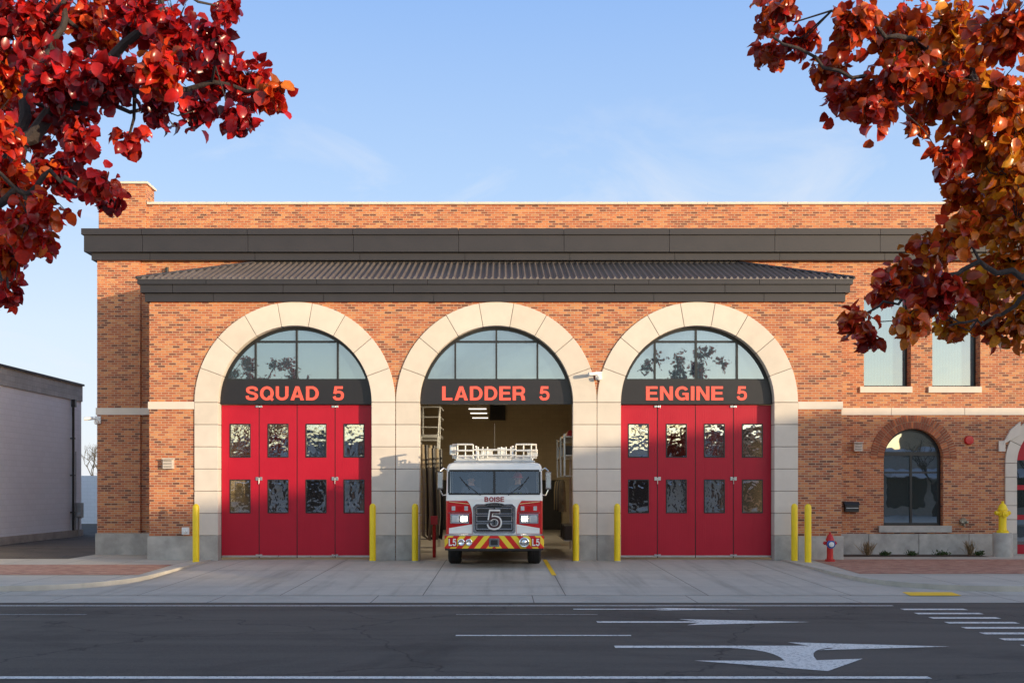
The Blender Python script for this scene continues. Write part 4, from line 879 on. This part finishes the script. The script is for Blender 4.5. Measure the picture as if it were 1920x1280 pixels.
for k in range(4):
    b=B(); b.path([(-2.35+.1*k,2.2+.25*k,3.3),(-2.3+.1*k,2.1+.25*k,1.9),(-2.32+.12*k,2.15+.25*k,.6),(-2.15+.1*k,2.2+.25*k,.45),(-2.1+.1*k,2.2+.25*k,1.2),(-2.15+.1*k,2.2+.25*k,3.2)],[.05]*6,8)
    b.obj('hanging_hose',tblk if k%2 else M('hose_tan',(.25,.2,.13),.8),None,'hose hanging in a loop beside the truck','hose',smooth=True,loc=(-2.2,2.2+.25*k,.4),group='hoses hanging in the bay')
b=B(); b.box(-4.0,-2.1,7.2,9,3.75,3.85)
for x_ in (-4.0,-3.3,-2.7,-2.12): b.cyl((x_,7.2,3.85),(x_,7.2,4.8),.03,m=0)
for z_ in (4.1,4.45,4.8): b.cyl((-4.0,7.2,z_),(-2.1,7.2,z_),.025); b.cyl((-2.1,7.2,z_),(-2.1,9,z_),.025)
b.box(-2.2,-2.1,7.2,7.3,0,3.75)
for k in range(15): b.box(-2.75,-2.15,3.9+k*.22,4.12+k*.22,.25*(k+.5),.25*(k+.5)+.035)
for x_ in (-2.77,-2.13): b.cyl((x_,3.9,.0),(x_,7.2,3.75),.04,n=6); b.cyl((x_,3.9,.95),(x_,7.2,4.7),.022,n=6)
b.obj('mezzanine',[M('mezzanine_grey',(.42,.42,.40),.4)],None,'pale steel mezzanine stair with pipe railing inside bay','mezzanine',loc=(-3.3,7.2,0))
b=B(); b.cyl((-1.95,1.4,0),(-1.95,1.4,1.15),.05); b.box(-2.05,-1.85,1.3,1.5,.95,1.2); b.obj('stanchion',redh,None,'short red post inside the bay door','post',loc=(-1.95,1.4,0))
# ================================================================ across the street
wh=root('warehouse','tall tan warehouse across the street','building',(62,-60,0))
b=B(); b.box(-14,20,10,30,0,9.8); b.box(-14,20,-2,10,0,7.9); b.box(-14,20,-35,-2,0,9.8); b.obj('wall',M('warehouse_wall',(.35,.28,.2),.8),wh)
b=B(); b.box(-14.05,20.1,10,30.1,9.8,9.9); b.obj('coping',stone,wh)
b=B(); b.box(-14.05,20.1,-35.1,-2,9.8,9.9); b.obj('coping',stone,wh)
for k in range(7):
    for z_ in (1,6): b=B(); b.box(-12+k*4.5,-9.5+k*4.5,30,30.03,z_,z_+2.5); b.obj('window',blackf,wh)
def shop(x0,x1,h,c,label):
    r=root('shop_building',label,'building',((x0+x1)/2,-52,0)); w_=(x1-x0)/2
    b=B(); b.box(-w_,w_,-10,8,0,h); b.obj('wall',M('shop_wall',c,.8),r)
    b=B(); b.box(-w_-.1,w_+.1,-10,8.15,h,h+.3); b.obj('coping',white,r)
    n_=int(w_*2/4)
    for k in range(n_):
        b=B(); b.box(-w_+.8+k*4,-w_+3.6+k*4,8,8.03,.6,2.9); b.obj('window',blackf,r)
        if h>6: b=B(); b.box(-w_+1.2+k*4,-w_+3.0+k*4,8,8.03,4.0,5.6); b.obj('window',blackf,r)
    b=B(); b.prism([(8.02,3.4),(9.6,2.9),(9.6,2.8),(8.02,3.0)],-w_+.5,w_-.5,axis='x'); b.obj('awning',white,r)
shop(-40,-24,7.5,(.5,.42,.34),'tan shop building across the street'); shop(-23.5,-10,5.2,(.70,.66,.58),'low white shop building across the street'); shop(-9.5,3,6.2,(.45,.27,.18),'brick shop building across the street'); shop(3.5,15,5.0,(.70,.62,.50),'low cream shop building across the street'); shop(15.5,27,6.2,(.50,.30,.20),'brick shop building across the street'); shop(27.5,45,4.6,(.4,.35,.28),'low tan shop building across the street')
# ================================================================ light, sky, camera
az=math.radians(50); el=math.radians(6.5)
S=Vector((math.sin(az)*math.cos(el),-math.cos(az)*math.cos(el),math.sin(el)))
sl=bpy.data.lights.new('sun','SUN'); sl.energy=5.; sl.angle=math.radians(.5); sl.color=(1,.80,.53)
so=bpy.data.objects.new('sun',sl); so.rotation_euler=(-S).to_track_quat('-Z','Y').to_euler(); so.location=(30,-30,20); col.objects.link(so)
wd=bpy.data.worlds.new('World'); scene.world=wd; wd.use_nodes=True; nt=wd.node_tree; nt.nodes.clear()
o=nd(nt,'ShaderNodeOutputWorld'); bg=nd(nt,'ShaderNodeBackground'); sk=nd(nt,'ShaderNodeTexSky',sky_type='NISHITA'); sk.sun_disc=False
sk.sun_elevation=el; sk.sun_rotation=math.radians(130); sk.air_density=1.; sk.dust_density=.6; sk.ozone_density=1.2; sk.altitude=800
tc=nd(nt,'ShaderNodeTexCoord'); sp_=nd(nt,'ShaderNodeSeparateXYZ'); nt.links.new(tc.outputs['Generated'],sp_.inputs[0])
grad=ramp(nt,sp_.outputs[2],[(0.,(.76,.84,.95)),(.14,(.66,.79,.97)),(.26,(.46,.66,.97)),(.42,(.29,.50,.92)),(1.,(.12,.25,.62))])
sc=mixc(nt,1.,sk.outputs[0],(.56,.48,.46),'MULTIPLY')
f=ramp(nt,math_(nt,'MULTIPLY_ADD',sp_.outputs[1],.5,.5),[(.35,0.),(.8,.94)])
c=mixc(nt,f,sc,grad)
mp=nd(nt,'ShaderNodeMapping'); mp.inputs['Scale'].default_value=(2.4,1.2,5.0); mp.inputs['Rotation'].default_value=(0,-.45,.2); mp.inputs['Location'].default_value=(1.37,0,.6); nt.links.new(tc.outputs['Generated'],mp.inputs[0])
cl=noise(nt,mp.outputs[0],2.2,10,.6,.6)
msk=ramp(nt,sp_.outputs[2],[(.08,.9),(.24,.85),(.36,.0)])
c=mixc(nt,math_(nt,'MULTIPLY',ramp(nt,cl,[(.53,0.),(.74,.7)]),msk),c,(.88,.90,.94))
nt.links.new(c,bg.inputs[0]); bg.inputs[1].default_value=1.; nt.links.new(bg.outputs[0],o.inputs[0])
cam=bpy.data.cameras.new('camera'); cam.sensor_width=36; cam.lens=2025/1920*36; cam.shift_y=275/1920; cam.shift_x=20/1920; cam.clip_end=2000; cam.clip_start=.1
co=bpy.data.objects.new('camera',cam); co.location=(0,-30,2.0); co.rotation_euler=(pi/2,0,0); col.objects.link(co); scene.camera=co
scene.view_settings.view_transform='Standard'; scene.view_settings.look='None'; scene.view_settings.exposure=0
